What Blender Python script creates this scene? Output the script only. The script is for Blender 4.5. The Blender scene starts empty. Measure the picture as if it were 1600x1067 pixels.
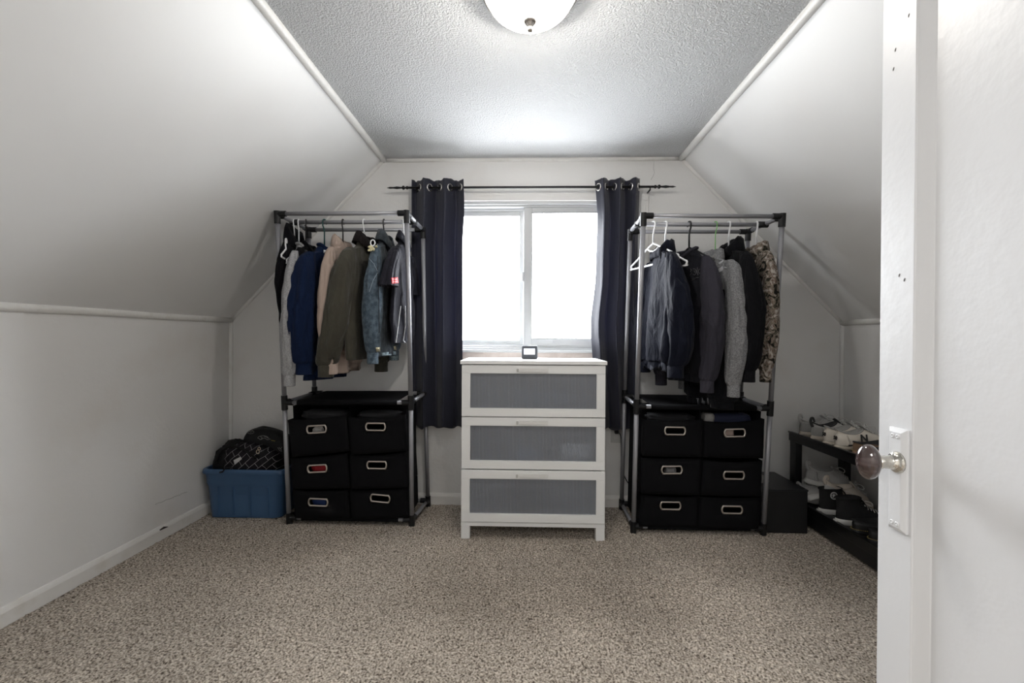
import bpy, bmesh, math, random
import numpy as np
from mathutils import Vector, Matrix, noise
from mathutils.bvhtree import BVHTree
random.seed(7)
PI = math.pi
C = bpy.context.scene.collection
S = bpy.context.scene

# ---------------------------------------------------------------- camera
H, F = 1.115, 711.0
YAW, PITCH, ROLL = .0281, .0062, .0053
cy, sy = math.cos(YAW), math.sin(YAW)
FW = Vector((-sy*math.cos(PITCH), cy*math.cos(PITCH), -math.sin(PITCH)))
RT = Vector((cy, sy, 0)); UP = RT.cross(FW)
RT, UP = RT*math.cos(ROLL)+UP*math.sin(ROLL), UP*math.cos(ROLL)-RT*math.sin(ROLL)
cam_d = bpy.data.cameras.new('camera'); cam = bpy.data.objects.new('camera', cam_d); C.objects.link(cam)
cam_d.sensor_width = 36; cam_d.lens = F/1600*36; cam_d.clip_start = .01
m = Matrix((RT, UP, -FW)).transposed().to_4x4(); m.translation = (0, 0, H); cam.matrix_world = m
S.camera = cam

def ray(px, py): return (FW + RT*((px-800)/F) - UP*((py-533.5)/F))
def at(px, py, X=None, Y=None, Z=None):
    d = ray(px, py)
    t = X/d.x if X is not None else (Y/d.y if Y is not None else (Z-H)/d.z)
    return Vector((0, 0, H)) + d*t

# ---------------------------------------------------------------- light
w = bpy.data.worlds.new('overcast_sky'); S.world = w; w.use_nodes = True
bg = w.node_tree.nodes['Background']; bg.inputs[0].default_value = (.93, .965, 1, 1); bg.inputs[1].default_value = 15.0
_n = w.node_tree.nodes; _l = w.node_tree.links                       # bright overcast sky above, duller ground below the horizon
_tc = _n.new('ShaderNodeTexCoord'); _sp = _n.new('ShaderNodeSeparateXYZ'); _mr = _n.new('ShaderNodeMapRange')
_l.new(_tc.outputs['Generated'], _sp.inputs[0]); _l.new(_sp.outputs[2], _mr.inputs[0])
_mr.inputs[1].default_value = -.12; _mr.inputs[2].default_value = .1; _mr.inputs[3].default_value = 12; _mr.inputs[4].default_value = 24
_l.new(_mr.outputs[0], bg.inputs[1])
def area(name, loc, rot, sx, sy_, power, col=(1, 1, 1), portal=False):
    l = bpy.data.lights.new(name, 'AREA'); l.shape = 'RECTANGLE'; l.size = sx; l.size_y = sy_
    l.energy = power; l.color = col
    if portal: l.cycles.is_portal = True
    o = bpy.data.objects.new(name, l); C.objects.link(o); o.location = loc; o.rotation_euler = rot
    return o
area('window_portal', (.02, 3.2, 1.53), (-PI/2, 0, 0), 1.4, 1.05, 1, portal=True)
area('hall_fill_light', (-.3, -1.15, 2.25), (0, 0, 0), .9, .9, 30, (1, .98, .95))  # fill light added in the unseen hall to brighten surfaces facing the camera
S.view_settings.view_transform = 'Standard'; S.view_settings.look = 'None'
S.view_settings.exposure = 0.45; S.view_settings.gamma = 1; S.view_settings.use_curve_mapping = False

# ---------------------------------------------------------------- materials
MATS = {}
def mat(name, col, rough=.6, metal=0, col2=None, nscale=8, bump=0, bscale=60, sheen=0, spec=.5, coat=0,
        emit=None, estr=0, trans=0, detail=3, lo=.35, hi=.65, stretch=None):
    if name in MATS: return MATS[name]
    m = bpy.data.materials.new(name); m.use_nodes = True; MATS[name] = m
    nt = m.node_tree; N = nt.nodes; Lk = nt.links; p = N['Principled BSDF']
    p.inputs['Base Color'].default_value = (*col, 1); p.inputs['Roughness'].default_value = rough
    p.inputs['Metallic'].default_value = metal; p.inputs['Specular IOR Level'].default_value = spec
    if sheen: p.inputs['Sheen Weight'].default_value = sheen; p.inputs['Sheen Roughness'].default_value = .5
    if coat: p.inputs['Coat Weight'].default_value = coat
    if emit: p.inputs['Emission Color'].default_value = (*emit, 1); p.inputs['Emission Strength'].default_value = estr
    tc = N.new('ShaderNodeTexCoord'); src = tc.outputs['Object']
    if stretch:
        mp = N.new('ShaderNodeMapping'); mp.inputs['Scale'].default_value = stretch
        Lk.new(src, mp.inputs[0]); src = mp.outputs[0]
    if col2:
        n = N.new('ShaderNodeTexNoise'); n.inputs['Scale'].default_value = nscale; n.inputs['Detail'].default_value = detail
        Lk.new(src, n.inputs['Vector'])
        r = N.new('ShaderNodeMapRange'); r.inputs[1].default_value = lo; r.inputs[2].default_value = hi
        Lk.new(n.outputs[0], r.inputs[0])
        mx = N.new('ShaderNodeMix'); mx.data_type = 'RGBA'
        mx.inputs[6].default_value = (*col, 1); mx.inputs[7].default_value = (*col2, 1)
        Lk.new(r.outputs[0], mx.inputs[0]); Lk.new(mx.outputs[2], p.inputs['Base Color'])
    if bump:
        n = N.new('ShaderNodeTexNoise'); n.inputs['Scale'].default_value = bscale; n.inputs['Detail'].default_value = 2
        Lk.new(src, n.inputs['Vector'])
        b = N.new('ShaderNodeBump'); b.inputs['Strength'].default_value = bump; b.inputs['Distance'].default_value = .01
        Lk.new(n.outputs[0], b.inputs['Height']); Lk.new(b.outputs[0], p.inputs['Normal'])
    if trans:
        tr = N.new('ShaderNodeBsdfTranslucent'); tr.inputs[0].default_value = (*[min(1, c*3) for c in col], 1)
        ms = N.new('ShaderNodeMixShader'); ms.inputs[0].default_value = trans
        out = N['Material Output']
        Lk.new(p.outputs[0], ms.inputs[1]); Lk.new(tr.outputs[0], ms.inputs[2]); Lk.new(ms.outputs[0], out.inputs[0])
    return m

wall_m = mat('wall_paint', (.76, .75, .735), .42, col2=(.69, .655, .615), nscale=2.6, bump=.12, bscale=45, lo=.55, hi=.85, detail=5)
slope_m = mat('slope_paint', (.78, .778, .77), .38, col2=(.75, .745, .735), nscale=1.5, bump=.08, bscale=14)
trim_m = mat('trim_paint', (.78, .77, .745), .4, col2=(.68, .66, .62), nscale=14, bump=.2, bscale=50, lo=.55, hi=.8)
base_m = mat('baseboard_paint', (.76, .74, .71), .4, col2=(.62, .58, .52), nscale=9, bump=.1, lo=.55, hi=.85)
door_m = mat('door_paint', (.75, .755, .77), .38, bump=.07, bscale=45)
white_m = mat('white_lacquer', (.83, .83, .82), .3, spec=.4)
vinyl_m = mat('window_vinyl', (.50, .51, .52), .4)
steel_m = mat('brushed_tube', (.30, .30, .32), .38, metal=.35)
plast_m = mat('black_plastic', (.007, .007, .008), .45, spec=.35)
fab_m = mat('black_nonwoven', (.0052, .0052, .0062), .9, bump=.25, bscale=500, spec=.12)
chrome_m = mat('chrome', (.75, .73, .70), .18, metal=1)
grom_m = mat('brushed_grommet', (.55, .50, .45), .3, metal=.9)
iron_m = mat('black_iron', (.012, .011, .012), .4, metal=.5)
navyc_m = mat('curtain_cloth', (.017, .018, .034), .55, sheen=.26, bump=.15, bscale=300, trans=.28)

# popcorn ceiling
def popcorn():
    m = mat('popcorn', (.79, .795, .80), .8); nt = m.node_tree; N = nt.nodes; Lk = nt.links
    p = N['Principled BSDF']; tc = N.new('ShaderNodeTexCoord')
    v = N.new('ShaderNodeTexNoise'); v.inputs['Scale'].default_value = 145; v.inputs['Detail'].default_value = 2.5
    v.inputs['Roughness'].default_value = .6
    Lk.new(tc.outputs['Object'], v.inputs['Vector'])
    r = N.new('ShaderNodeMapRange'); r.inputs[1].default_value = .36; r.inputs[2].default_value = .66
    Lk.new(v.outputs[0], r.inputs[0])
    b = N.new('ShaderNodeBump'); b.inputs['Strength'].default_value = 1; b.inputs['Distance'].default_value = .008
    Lk.new(r.outputs[0], b.inputs['Height']); Lk.new(b.outputs[0], p.inputs['Normal'])
    return m
pop_m = popcorn()

def glass_mat(name, tint=(1, 1, 1), gl=.06, rough=0.0):
    m = bpy.data.materials.new(name); m.use_nodes = True; nt = m.node_tree; N = nt.nodes
    N.remove(N['Principled BSDF'])
    t = N.new('ShaderNodeBsdfTransparent'); t.inputs[0].default_value = (*tint, 1)
    g = N.new('ShaderNodeBsdfGlossy'); g.inputs['Roughness'].default_value = rough
    x = N.new('ShaderNodeMixShader'); x.inputs[0].default_value = gl
    nt.links.new(t.outputs[0], x.inputs[1]); nt.links.new(g.outputs[0], x.inputs[2])
    nt.links.new(x.outputs[0], N['Material Output'].inputs[0]); return m
glass_m = glass_mat('window_glass')

def carpet_mat():
    m = mat('carpet', (.3, .25, .21), .95, spec=.1, sheen=.15); nt = m.node_tree; N = nt.nodes; Lk = nt.links
    p = N['Principled BSDF']; tc = N.new('ShaderNodeTexCoord')
    n1 = N.new('ShaderNodeTexNoise'); n1.inputs['Scale'].default_value = 130; n1.inputs['Detail'].default_value = 3
    n2 = N.new('ShaderNodeTexNoise'); n2.inputs['Scale'].default_value = 1.6; n2.inputs['Detail'].default_value = 2
    for n in (n1, n2): Lk.new(tc.outputs['Object'], n.inputs['Vector'])
    cr = N.new('ShaderNodeValToRGB'); e = cr.color_ramp.elements
    e[0].position = .33; e[0].color = (.066, .050, .038, 1); e[1].position = .68; e[1].color = (.70, .63, .54, 1)
    k = e.new(.47); k.color = (.335, .283, .23, 1)
    Lk.new(n1.outputs[0], cr.inputs[0])
    r = N.new('ShaderNodeMapRange'); r.inputs[1].default_value = .35; r.inputs[2].default_value = .65
    r.inputs[3].default_value = .86; r.inputs[4].default_value = 1.1
    Lk.new(n2.outputs[0], r.inputs[0])
    hs = N.new('ShaderNodeHueSaturation'); Lk.new(cr.outputs[0], hs.inputs['Color']); Lk.new(r.outputs[0], hs.inputs['Value'])
    Lk.new(hs.outputs[0], p.inputs['Base Color']); return m
carpet_m = carpet_mat()

# ---------------------------------------------------------------- geometry helpers
class G:
    def __init__(s): s.v = []; s.f = []; s.mi = []
    def add(s, v, f, mi=0):
        o = len(s.v); s.v += [tuple(p) for p in v]; s.f += [tuple(i+o for i in q) for q in f]; s.mi += [mi]*len(f); return s
    def box(s, lo, hi, M=None, mi=0):
        x0, y0, z0 = lo; x1, y1, z1 = hi
        v = [Vector(p) for p in ((x0,y0,z0),(x1,y0,z0),(x1,y1,z0),(x0,y1,z0),(x0,y0,z1),(x1,y0,z1),(x1,y1,z1),(x0,y1,z1))]
        if M is not None: v = [M @ p for p in v]
        return s.add(v, [(0,3,2,1),(4,5,6,7),(0,1,5,4),(1,2,6,5),(2,3,7,6),(3,0,4,7)], mi)
    def loft(s, rings, cap0=True, cap1=True, closed=True, mi=0):
        n = len(rings[0]); v = [p for r in rings for p in r]; f = []
        for i in range(len(rings)-1):
            for j in range(n if closed else n-1):
                k = (j+1) % n; f.append((i*n+j, i*n+k, (i+1)*n+k, (i+1)*n+j))
        if cap0: f.append(tuple(range(n-1, -1, -1)))
        if cap1: f.append(tuple((len(rings)-1)*n+j for j in range(n)))
        return s.add(v, f, mi)
    def tube(s, pts, r, n=10, cap=True, closed=False, mi=0, flat=1.0, up=None):
        pts = [Vector(p) for p in pts]; m_ = len(pts); rings = []; prev = None
        for i, p in enumerate(pts):
            if closed: t = pts[(i+1) % m_]-pts[i-1]
            else: t = pts[min(i+1, m_-1)]-pts[max(i-1, 0)]
            t = t.normalized() if t.length > 1e-9 else Vector((0, 0, 1))
            if up is not None: a = Vector(up)-t*t.dot(Vector(up))
            elif prev is None: a = t.orthogonal()
            else: a = prev-t*prev.dot(t)
            if a.length < 1e-6: a = t.orthogonal()
            a.normalize(); prev = a; b = t.cross(a)
            rr = r[i] if isinstance(r, (list, tuple)) else r
            rings.append([p+(a*math.cos(2*PI*j/n)+b*math.sin(2*PI*j/n)*flat)*rr for j in range(n)])
        if closed: rings.append(rings[0]); return s.loft(rings, False, False, mi=mi)
        return s.loft(rings, cap, cap, mi=mi)
    def lathe(s, prof, M=None, n=32, mi=0):
        M = M or Matrix(); rings = [[M @ Vector((r*math.cos(2*PI*j/n), r*math.sin(2*PI*j/n), z)) for j in range(n)] for r, z in prof]
        return s.loft(rings, mi=mi)
    def build(s, name, mats, parent=None, smooth=True, bevel=0, sub=0, solid=0, angle=None):
        me = bpy.data.meshes.new(name); me.from_pydata(s.v, [], s.f)
        if not isinstance(mats, (list, tuple)): mats = [mats]
        for m_ in mats: me.materials.append(m_)
        if any(s.mi): me.polygons.foreach_set('material_index', s.mi)
        bm = bmesh.new(); bm.from_mesh(me); bmesh.ops.recalc_face_normals(bm, faces=bm.faces); bm.to_mesh(me); bm.free()
        if smooth: me.polygons.foreach_set('use_smooth', [True]*len(me.polygons))
        o = bpy.data.objects.new(name, me); C.objects.link(o)
        if parent is not None: o.parent = parent
        if solid:
            md = o.modifiers.new('s', 'SOLIDIFY'); md.thickness = solid; md.offset = 0
        if bevel:
            md = o.modifiers.new('b', 'BEVEL'); md.width = bevel; md.segments = 2; md.limit_method = 'ANGLE'; md.angle_limit = .6
            me.polygons.foreach_set('use_smooth', [False]*len(me.polygons))
            md.harden_normals = False
        if sub:
            md = o.modifiers.new('u', 'SUBSURF'); md.levels = md.render_levels = sub
        if angle: me.set_sharp_from_angle(angle=angle)
        return o

def thing(name, label, cat, loc=(0, 0, 0), group=None, kind=None):
    o = bpy.data.objects.new(name, None); C.objects.link(o); o.location = loc; o.empty_display_size = .05
    if label: o['label'] = label
    if cat: o['category'] = cat
    if group: o['group'] = group
    if kind: o['kind'] = kind
    o['_w'] = 1; del o['_w']
    bpy.context.view_layer.update()
    return o
def under(root, objs=None):
    """parts are modelled in world coordinates: keep them there once parented"""
    inv = Matrix.Translation(root.location).inverted()
    for ch in root.children: ch.matrix_parent_inverse = inv
def tag(o, label, cat, group=None, kind=None):
    if label: o['label'] = label
    if cat: o['category'] = cat
    if group: o['group'] = group
    if kind: o['kind'] = kind
    return o
def struct(o): o['kind'] = 'structure'; return o
def catmull(pts, k):
    """interpolate tuples with k steps between"""
    P = [np.array(p, float) for p in pts]; P = [P[0]*2-P[1]]+P+[P[-1]*2-P[-2]]; out = []
    for i in range(1, len(P)-2):
        for j in range(k):
            t = j/k; a, b, c, d = P[i-1:i+3]
            out.append(.5*((2*b)+(-a+c)*t+(2*a-5*b+4*c-d)*t*t+(-a+3*b-3*c+d)*t**3))
    out.append(P[-2]); return out
def fbm(x, y, z=0, o=3):
    return noise.fractal(Vector((x, y, z)), 1.0, 2.0, o)

# ---------------------------------------------------------------- room shell
XL, XR, D, ZC, ZK, CL, CR = -2.0, 2.08, 3.04, 2.314, 1.23, -.956, 1.028
YF = -.06
WX0, WX1, WZ0, WZ1 = -.66, .70, 1.035, 2.03
# carpet floor: real pile relief where the room is seen
def make_floor():
    s = .0052; y0 = 1.15
    nx = int((XR-XL)/s)+1; ny = int((D-y0)/s)+1
    rng = np.random.default_rng(3)
    def lp(a, k):
        for _ in range(k):
            a = (a+np.roll(a, 1, 0)+np.roll(a, -1, 0)+np.roll(a, 1, 1)+np.roll(a, -1, 1))/5
        return a/a.std()
    h = lp(rng.standard_normal((ny, nx)), 1)*.0019 + lp(rng.standard_normal((ny, nx)), 5)*.0009
    xs = np.linspace(XL-.0, XR, nx); ys = np.linspace(y0, D, ny)
    X, Y = np.meshgrid(xs, ys)
    jx = rng.uniform(-.0014, .0014, X.shape); jy = rng.uniform(-.0014, .0014, X.shape)
    jx[:, 0] = jx[:, -1] = 0; jy[0] = jy[-1] = 0
    v = np.stack([X+jx, Y+jy, np.clip(h, -.006, .006)-.001], -1).reshape(-1, 3)
    i = np.arange((ny-1)*nx).reshape(ny-1, nx)[:, :-1].ravel()
    f = np.stack([i, i+1, i+nx+1, i+nx], -1)
    # plain remainder towards and beyond the doorway, and a slab under all of it
    o = len(v); ex = np.array([[XL, YF-2.2, -.001], [XR, YF-2.2, -.001], [XR, y0, -.001], [XL, y0, -.001],
        [XL-.1, YF-2.3, -.03], [XR+.1, YF-2.3, -.03], [XR+.1, D+.1, -.03], [XL-.1, D+.1, -.03]])
    v = np.concatenate([v, ex]); f = np.concatenate([f, np.array([[0, 1, 2, 3], [4, 5, 6, 7]])+o])
    me = bpy.data.meshes.new('floor'); me.vertices.add(len(v)); me.vertices.foreach_set('co', v.astype('f4').ravel())
    me.loops.add(f.size); me.loops.foreach_set('vertex_index', f.astype('i4').ravel())
    me.polygons.add(len(f)); me.polygons.foreach_set('loop_start', np.arange(0, f.size, 4, dtype='i4'))
    me.update(calc_edges=True); me.polygons.foreach_set('use_smooth', np.ones(len(f), bool))
    me.materials.append(carpet_m)
    ob = bpy.data.objects.new('floor', me); C.objects.link(ob); struct(ob)
make_floor()

g = G(); T = .15
g.box((XL-T, D, -.03), (WX0, D+T, ZC+.15)); g.box((WX1, D, -.03), (XR+T, D+T, ZC+.15))
g.box((WX0, D, -.03), (WX1, D+T, WZ0)); g.box((WX0, D, WZ1), (WX1, D+T, ZC+.15))
struct(g.build('wall_back', wall_m, smooth=False))
struct(G().box((XL-T, YF-.12, -.03), (XL, D+.02, ZK)).build('wall_left', wall_m, smooth=False))
struct(G().box((XR, YF-.12, -.03), (XR+T, D+.02, ZK)).build('wall_right', wall_m, smooth=False))
def slope(name, x0, z0, x1, z1):
    n = Vector((-(z1-z0), 0, x1-x0)).normalized()
    if n.z < 0: n = -n
    a = Vector((x0, 0, z0)); b = Vector((x1, 0, z1)); d = (b-a).normalized()
    a2 = a-d*.0; b2 = b+d*.0
    pr = [a2, b2, b2+n*.12, a2+n*.12]
    g = G().loft([[p+Vector((0, y, 0)) for p in pr] for y in (YF-.12, D+.03)])
    struct(g.build(name, slope_m, smooth=False))
slope('wall_left_slope', XL, ZK, CL, ZC); slope('wall_right_slope', XR, ZK, CR, ZC)
struct(G().box((CL-.02, YF-.12, ZC), (CR+.02, D+.02, ZC+.12)).build('ceiling', pop_m, smooth=False))
# wall with the doorway beside and behind the camera, and the hall beyond
DX0, DX1 = -.22, .715
g = G(); g.box((XL-T, YF-.12, -.03), (DX0, YF, ZC+.1)); g.box((DX1, YF-.12, -.03), (XR+T, YF, ZC+.1))
g.box((DX0, YF-.12, 2.05), (DX1, YF, ZC+.1))
struct(g.build('wall_front', wall_m, smooth=False))
g = G(); g.box((-1.3, -2.25, -.03), (1.5, -2.15, 2.4)); g.box((-1.4, -2.2, -.03), (-1.3, YF-.12, 2.4))
g.box((1.4, -2.2, -.03), (1.5, YF-.12, 2.4)); g.box((-1.4, -2.2, 2.35), (1.5, YF-.12, 2.45))
struct(g.build('wall_hall', wall_m, smooth=False))

# mouldings (round-faced cover strips)
def strip(i, a, b, off, r=.019):
    a = Vector(a)+Vector(off); b = Vector(b)+Vector(off)
    n = 14; pts = [a.lerp(b, k/n) for k in range(n+1)]
    pts = [p+Vector((0, 0, .0015*math.sin(k*1.7+i))) for k, p in enumerate(pts)]
    struct(G().tube(pts, r, 16).build(f'trim_{i}', trim_m))
strip(1, (CL, YF, ZC), (CL, D, ZC), (.004, 0, -.003), .021)
strip(2, (CR, YF, ZC), (CR, D, ZC), (-.004, 0, -.003), .021)
strip(3, (CL, D, ZC), (CR, D, ZC), (0, -.002, -.004), .016)
strip(4, (XL, YF, ZK), (XL, D, ZK), (.003, 0, 0), .019)
strip(5, (XR, YF, ZK), (XR, D, ZK), (-.003, 0, 0), .019)
strip(6, (XL, D, ZK), (CL, D, ZC), (.002, -.001, -.002), .014)
strip(7, (XR, D, ZK), (CR, D, ZC), (-.002, -.001, -.002), .014)
strip(8, (XL, D, 0), (XL, D, ZK), (.004, -.004, 0), .014)
strip(9, (XR, D, 0), (XR, D, ZK), (-.004, -.004, 0), .014)
def baseboard(name, a, b, nrm):
    a = Vector(a); b = Vector(b); nrm = Vector(nrm)
    prof = [(0, 0), (.014, 0), (.014, .055), (.011, .064), (.009, .068), (.006, .074), (0, .076)]
    g = G().loft([[p+nrm*u+Vector((0, 0, z)) for u, z in prof] for p in (a, b)])
    struct(g.build(name, base_m, smooth=False))
baseboard('baseboard_left', (XL, YF, 0), (XL, D, 0), (1, 0, 0))
baseboard('baseboard_right', (XR, YF, 0), (XR, D, 0), (-1, 0, 0))
baseboard('baseboard_back', (XL, D, 0), (XR, D, 0), (0, -1, 0))

# marks on the left wall: pencil line and a chip in the baseboard
def marks():
    wl = bpy.data.objects['wall_left']
    a, b = at(243, 788, X=XL+.0008), at(293, 768, X=XL+.0008)
    G().tube([a.lerp(b, t/12)+Vector((0, 0, .002*math.sin(t*2))) for t in range(13)], .0007, 5).build('pencil_line', mat('graphite', (.12, .11, .1), .6), wl)
    bb = bpy.data.objects['baseboard_left']
    a, b = at(250, 828, X=XL+.0145), at(262, 823, X=XL+.0145)
    G().tube([a, a.lerp(b, .5)+Vector((0, 0, .004)), b], [.003, .006, .002], 6).build('chip', mat('chip_dark', (.03, .02, .015), .8), bb)
    wb = bpy.data.objects['wall_back']
    pts = [(1022, 252), (1021, 262), (1022.5, 270), (1020, 276), (1017, 281)]
    G().tube([at(x, y, Y=D-.0003) for x, y in pts], .0011, 5).build('crack', mat('crack_dark', (.35, .34, .33), .8), wb)
marks()

# ---------------------------------------------------------------- window
win = thing('window_1', None, None, (.02, D, WZ0), kind='structure')
def frame_rect(g, x0, x1, z0, z1, y0, y1, tl, tr, tb, tt):
    g.box((x0, y0, z0), (x0+tl, y1, z1)); g.box((x1-tr, y0, z0), (x1, y1, z1))
    g.box((x0+tl, y0, z0), (x1-tr, y1, z0+tb)); g.box((x0+tl, y0, z1-tt), (x1-tr, y1, z1))
g = G(); frame_rect(g, WX0, WX1, WZ0, WZ1, D-.004, D+.12, .022, .022, .02, .02)
frame_rect(g, WX0+.022, WX1-.022, WZ0+.02, WZ1-.02, D+.012, D+.11, .012, .012, .012, .014)
g.box((WX0+.03, D+.045, WZ0+.03), (WX1-.03, D+.052, WZ0+.045)); g.box((WX0+.03, D+.045, WZ1-.05), (WX1-.03, D+.052, WZ1-.03))
g.build('window_frame', vinyl_m, win, smooth=False, bevel=.0025)
g = G(); frame_rect(g, WX0+.03, .012, WZ0+.034, WZ1-.034, D+.056, D+.084, .04, .05, .035, .048)
sl = g.build('window_sash', vinyl_m, win, smooth=False, bevel=.003)
g = G(); frame_rect(g, -.010, WX1-.03, WZ0+.03, WZ1-.034, D+.018, D+.044, .054, .04, .052, .036)
sr = g.build('window_sash', vinyl_m, win, smooth=False, bevel=.003)
G().box((WX0+.06, D+.068, WZ0+.06), (-.03, D+.072, WZ1-.07)).build('pane', glass_m, sl, smooth=False)
G().box((.036, D+.029, WZ0+.07), (WX1-.06, D+.033, WZ1-.06)).build('pane', glass_m, sr, smooth=False)
g = G(); frame_rect(g, .043, WX1-.069, WZ0+.081, WZ1-.069, D+.0165, D+.02, .004, .004, .003, .004)
g.build('gasket', mat('gasket', (.10, .10, .11), .6), sr, smooth=False)
G().box((-.022, D+.008, 1.50), (-.010, D+.03, 1.56)).box((-.026, D+.012, 1.52), (-.018, D+.022, 1.54)).build('window_latch', vinyl_m, sr, smooth=False, bevel=.002)
# casing boards and inner sill
G().box((WX0-.10, D-.018, WZ1), (WX1+.11, D, WZ1+.075)).build('casing', wall_m, win, smooth=False, bevel=.002)
G().box((WX1, D-.016, .925), (WX1+.11, D, WZ1)).build('casing', wall_m, win, smooth=False, bevel=.002)
G().box((WX0-.10, D-.016, .925), (WX0, D, WZ1)).build('casing', wall_m, win, smooth=False, bevel=.002)
G().box((WX0, D-.03, WZ0-.012), (WX1, D+.01, WZ0+.006)).build('window_sill', vinyl_m, win, smooth=False, bevel=.003)
G().box((WX0, D-.012, WZ0-.10), (WX1, D, WZ0-.012)).build('apron', mat('apron_wood', (.62, .54, .50), .5, col2=(.55, .47, .43), nscale=20), win, smooth=False)
under(win)

# ---------------------------------------------------------------- the open door on the right
XD = .67
dr = thing('door_1', None, None, (XD, 0, 0), kind='structure')
Y1 = at(1374, 533, X=XD).y; Ys = at(1428, 533, X=XD).y; Yp = at(1460, 533, X=XD+.014).y
HD = 2.03
g = G(); g.box((XD, Ys, .012), (XD+.038, Y1, HD)); g.build('stile', door_m, dr, smooth=False, bevel=.0025)
g = G(); g.box((XD, -.04, .012), (XD+.038, .06, HD)); g.build('stile', door_m, dr, smooth=False, bevel=.0025)
g = G(); g.box((XD, .06, .012), (XD+.038, Ys, .22)); g.box((XD, .06, 1.90), (XD+.038, Ys, HD)); g.build('rail', door_m, dr, smooth=False, bevel=.0025)
g = G(); g.box((XD+.014, .05, .20), (XD+.026, Ys+.01, 1.92)); g.build('panel', door_m, dr, smooth=False)
def sticking(ya, yb):                                # stepped moulding round the sunk panel
    prof = [(0, 0), (.002, .08), (.004, .22), (.0075, .5), (.0105, .75), (.0125, .92), (.014, 1.0), (.02, 1.0), (.02, 0)]
    return [(XD+u, ya+(yb-ya)*t) for u, t in prof]
g = G(); g.loft([[Vector((x, y, z)) for x, y in sticking(Ys+.001, Yp)] for z in (.2, 1.92)])
g.loft([[Vector((x, y, z)) for x, y in sticking(.06, .085)] for z in (.2, 1.92)])
g.build('moulding', door_m, dr, smooth=False)
# escutcheon plate: bevelled, screws, rosette, shank, brown knob
ya, yb = at(1390, 665, X=XD-.004).y, at(1418, 673, X=XD-.004).y
zt, zb = at(1404, 669, X=XD-.004).z, at(1404, 830, X=XD-.004).z
g = G(); e = .007
g.loft([[Vector((XD-.0, y, z)) for y, z in ((ya, zt), (yb, zt), (yb, zb), (ya, zb))],
        [Vector((XD-.004, y, z)) for y, z in ((ya, zt), (yb, zt), (yb, zb), (ya, zb))],
        [Vector((XD-.0095, y, z)) for y, z in ((ya-e, zt-e), (yb+e, zt-e), (yb+e, zb+e), (ya-e, zb+e))]])
plate = g.build('escutcheon_plate', door_m, dr, smooth=False, bevel=.0008)
g = G()
for yy in (ya-.014, yb+.014):
    for zz in (zt-.014, zb+.014):
        M = Matrix.Translation((XD-.0095, yy, zz)) @ Matrix.Rotation(-PI/2, 4, 'Y')
        g.lathe([(.0042, -.001), (.0042, .0006), (.003, .0016), (.0009, .0012), (.0009, .0004)], M, 14)
g.build('screw', door_m, plate)
KN = at(1402, 722, X=XD-.0095); kc = at(1357, 722, Y=KN.y)
M = Matrix.Translation(KN) @ Matrix.Rotation(-PI/2, 4, 'Y')
Lk_ = KN.x-kc.x
g = G().lathe([(.019, 0), (.019, .003), (.016, .006), (.0125, .008), (.0115, .02), (.0105, .026), (.012, .029), (.0115, .034), (.009, .036)], M, 32)
g.build('rosette', mat('worn_nickel', (.62, .60, .55), .2, metal=1, bump=.3, bscale=90), dr)
a = .0175; b = .031
prof = [(.006, Lk_-a-.004)]+[(b*math.sin(t), Lk_-a*math.cos(t)) for t in [PI*k/26 for k in range(2, 26)]]+[(.0005, Lk_+a)]
knob_m = mat('glazed_knob', (.045, .027, .025), .09, col2=(.09, .06, .057), nscale=30, coat=1, stretch=(1, 1, 3), lo=.45, hi=.7)
kb = G().lathe(prof, M @ Matrix.Diagonal((1, .68, 1, 1)), 40).build('door_knob', knob_m, dr)
dm = mat('chip_grey', (.16, .15, .145), .8)
for x, y in ((1399, 78), (1396, 108), (1413, 437), (1405, 430), (1420, 24)):
    p = at(x, y, X=XD-.0002)
    G().tube([p+Vector((0, .0008, -.003)), p, p+Vector((0, -.0012, .003))], [.0005, .0011, .0004], 6).build('chip', dm, dr)
under(dr)

# ---------------------------------------------------------------- ceiling lamp
LC = (.012, 1.55)
lamp = thing('ceiling_lamp', 'flush ceiling lamp with glowing frosted glass bowl and nickel finial', 'ceiling lamp', (LC[0], LC[1], ZC))
M = Matrix.Translation((LC[0], LC[1], ZC))
nick = mat('satin_nickel', (.55, .51, .47), .25, metal=1)
G().lathe([(.155, 0), (.163, -.004), (.166, -.012), (.162, -.02), (.166, -.026), (.162, -.034), (.15, -.036), (.15, -.02), (.15, -.002)], M, 64).build('rim', nick, lamp)
bowl_m = mat('lit_opal_glass', (.9, .88, .84), .25, emit=(1, .965, .90), estr=1.1)
def opal():
    nt = bowl_m.node_tree; N = nt.nodes; p = N['Principled BSDF']
    t = N.new('ShaderNodeBsdfTransparent'); t.inputs[0].default_value = (1, .98, .95, 1)
    x = N.new('ShaderNodeMixShader'); x.inputs[0].default_value = .5
    nt.links.new(p.outputs[0], x.inputs[1]); nt.links.new(t.outputs[0], x.inputs[2]); nt.links.new(x.outputs[0], N['Material Output'].inputs[0])
opal()
G().lathe([(.001, -.012), (.149, -.012), (.149, -.008), (.001, -.008)], Matrix.Translation((LC[0], LC[1], ZC)), 48).build('backing_pan', white_m, lamp)
bl = bpy.data.lights.new('bulb', 'POINT'); bl.energy = 29; bl.shadow_soft_size = .045; bl.color = (1, .985, .955)
bo = bpy.data.objects.new('bulb', bl); C.objects.link(bo); bo.location = (LC[0], LC[1], ZC-.066)
R0 = .150; prof = [(R0, -.022)]+[(R0*math.cos(t), -.03-.092*math.sin(t)) for t in [PI/2*k/16 for k in range(0, 16)]]+[(.001, -.122)]
G().lathe(prof, M, 64).build('glass_bowl', bowl_m, lamp)
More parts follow.
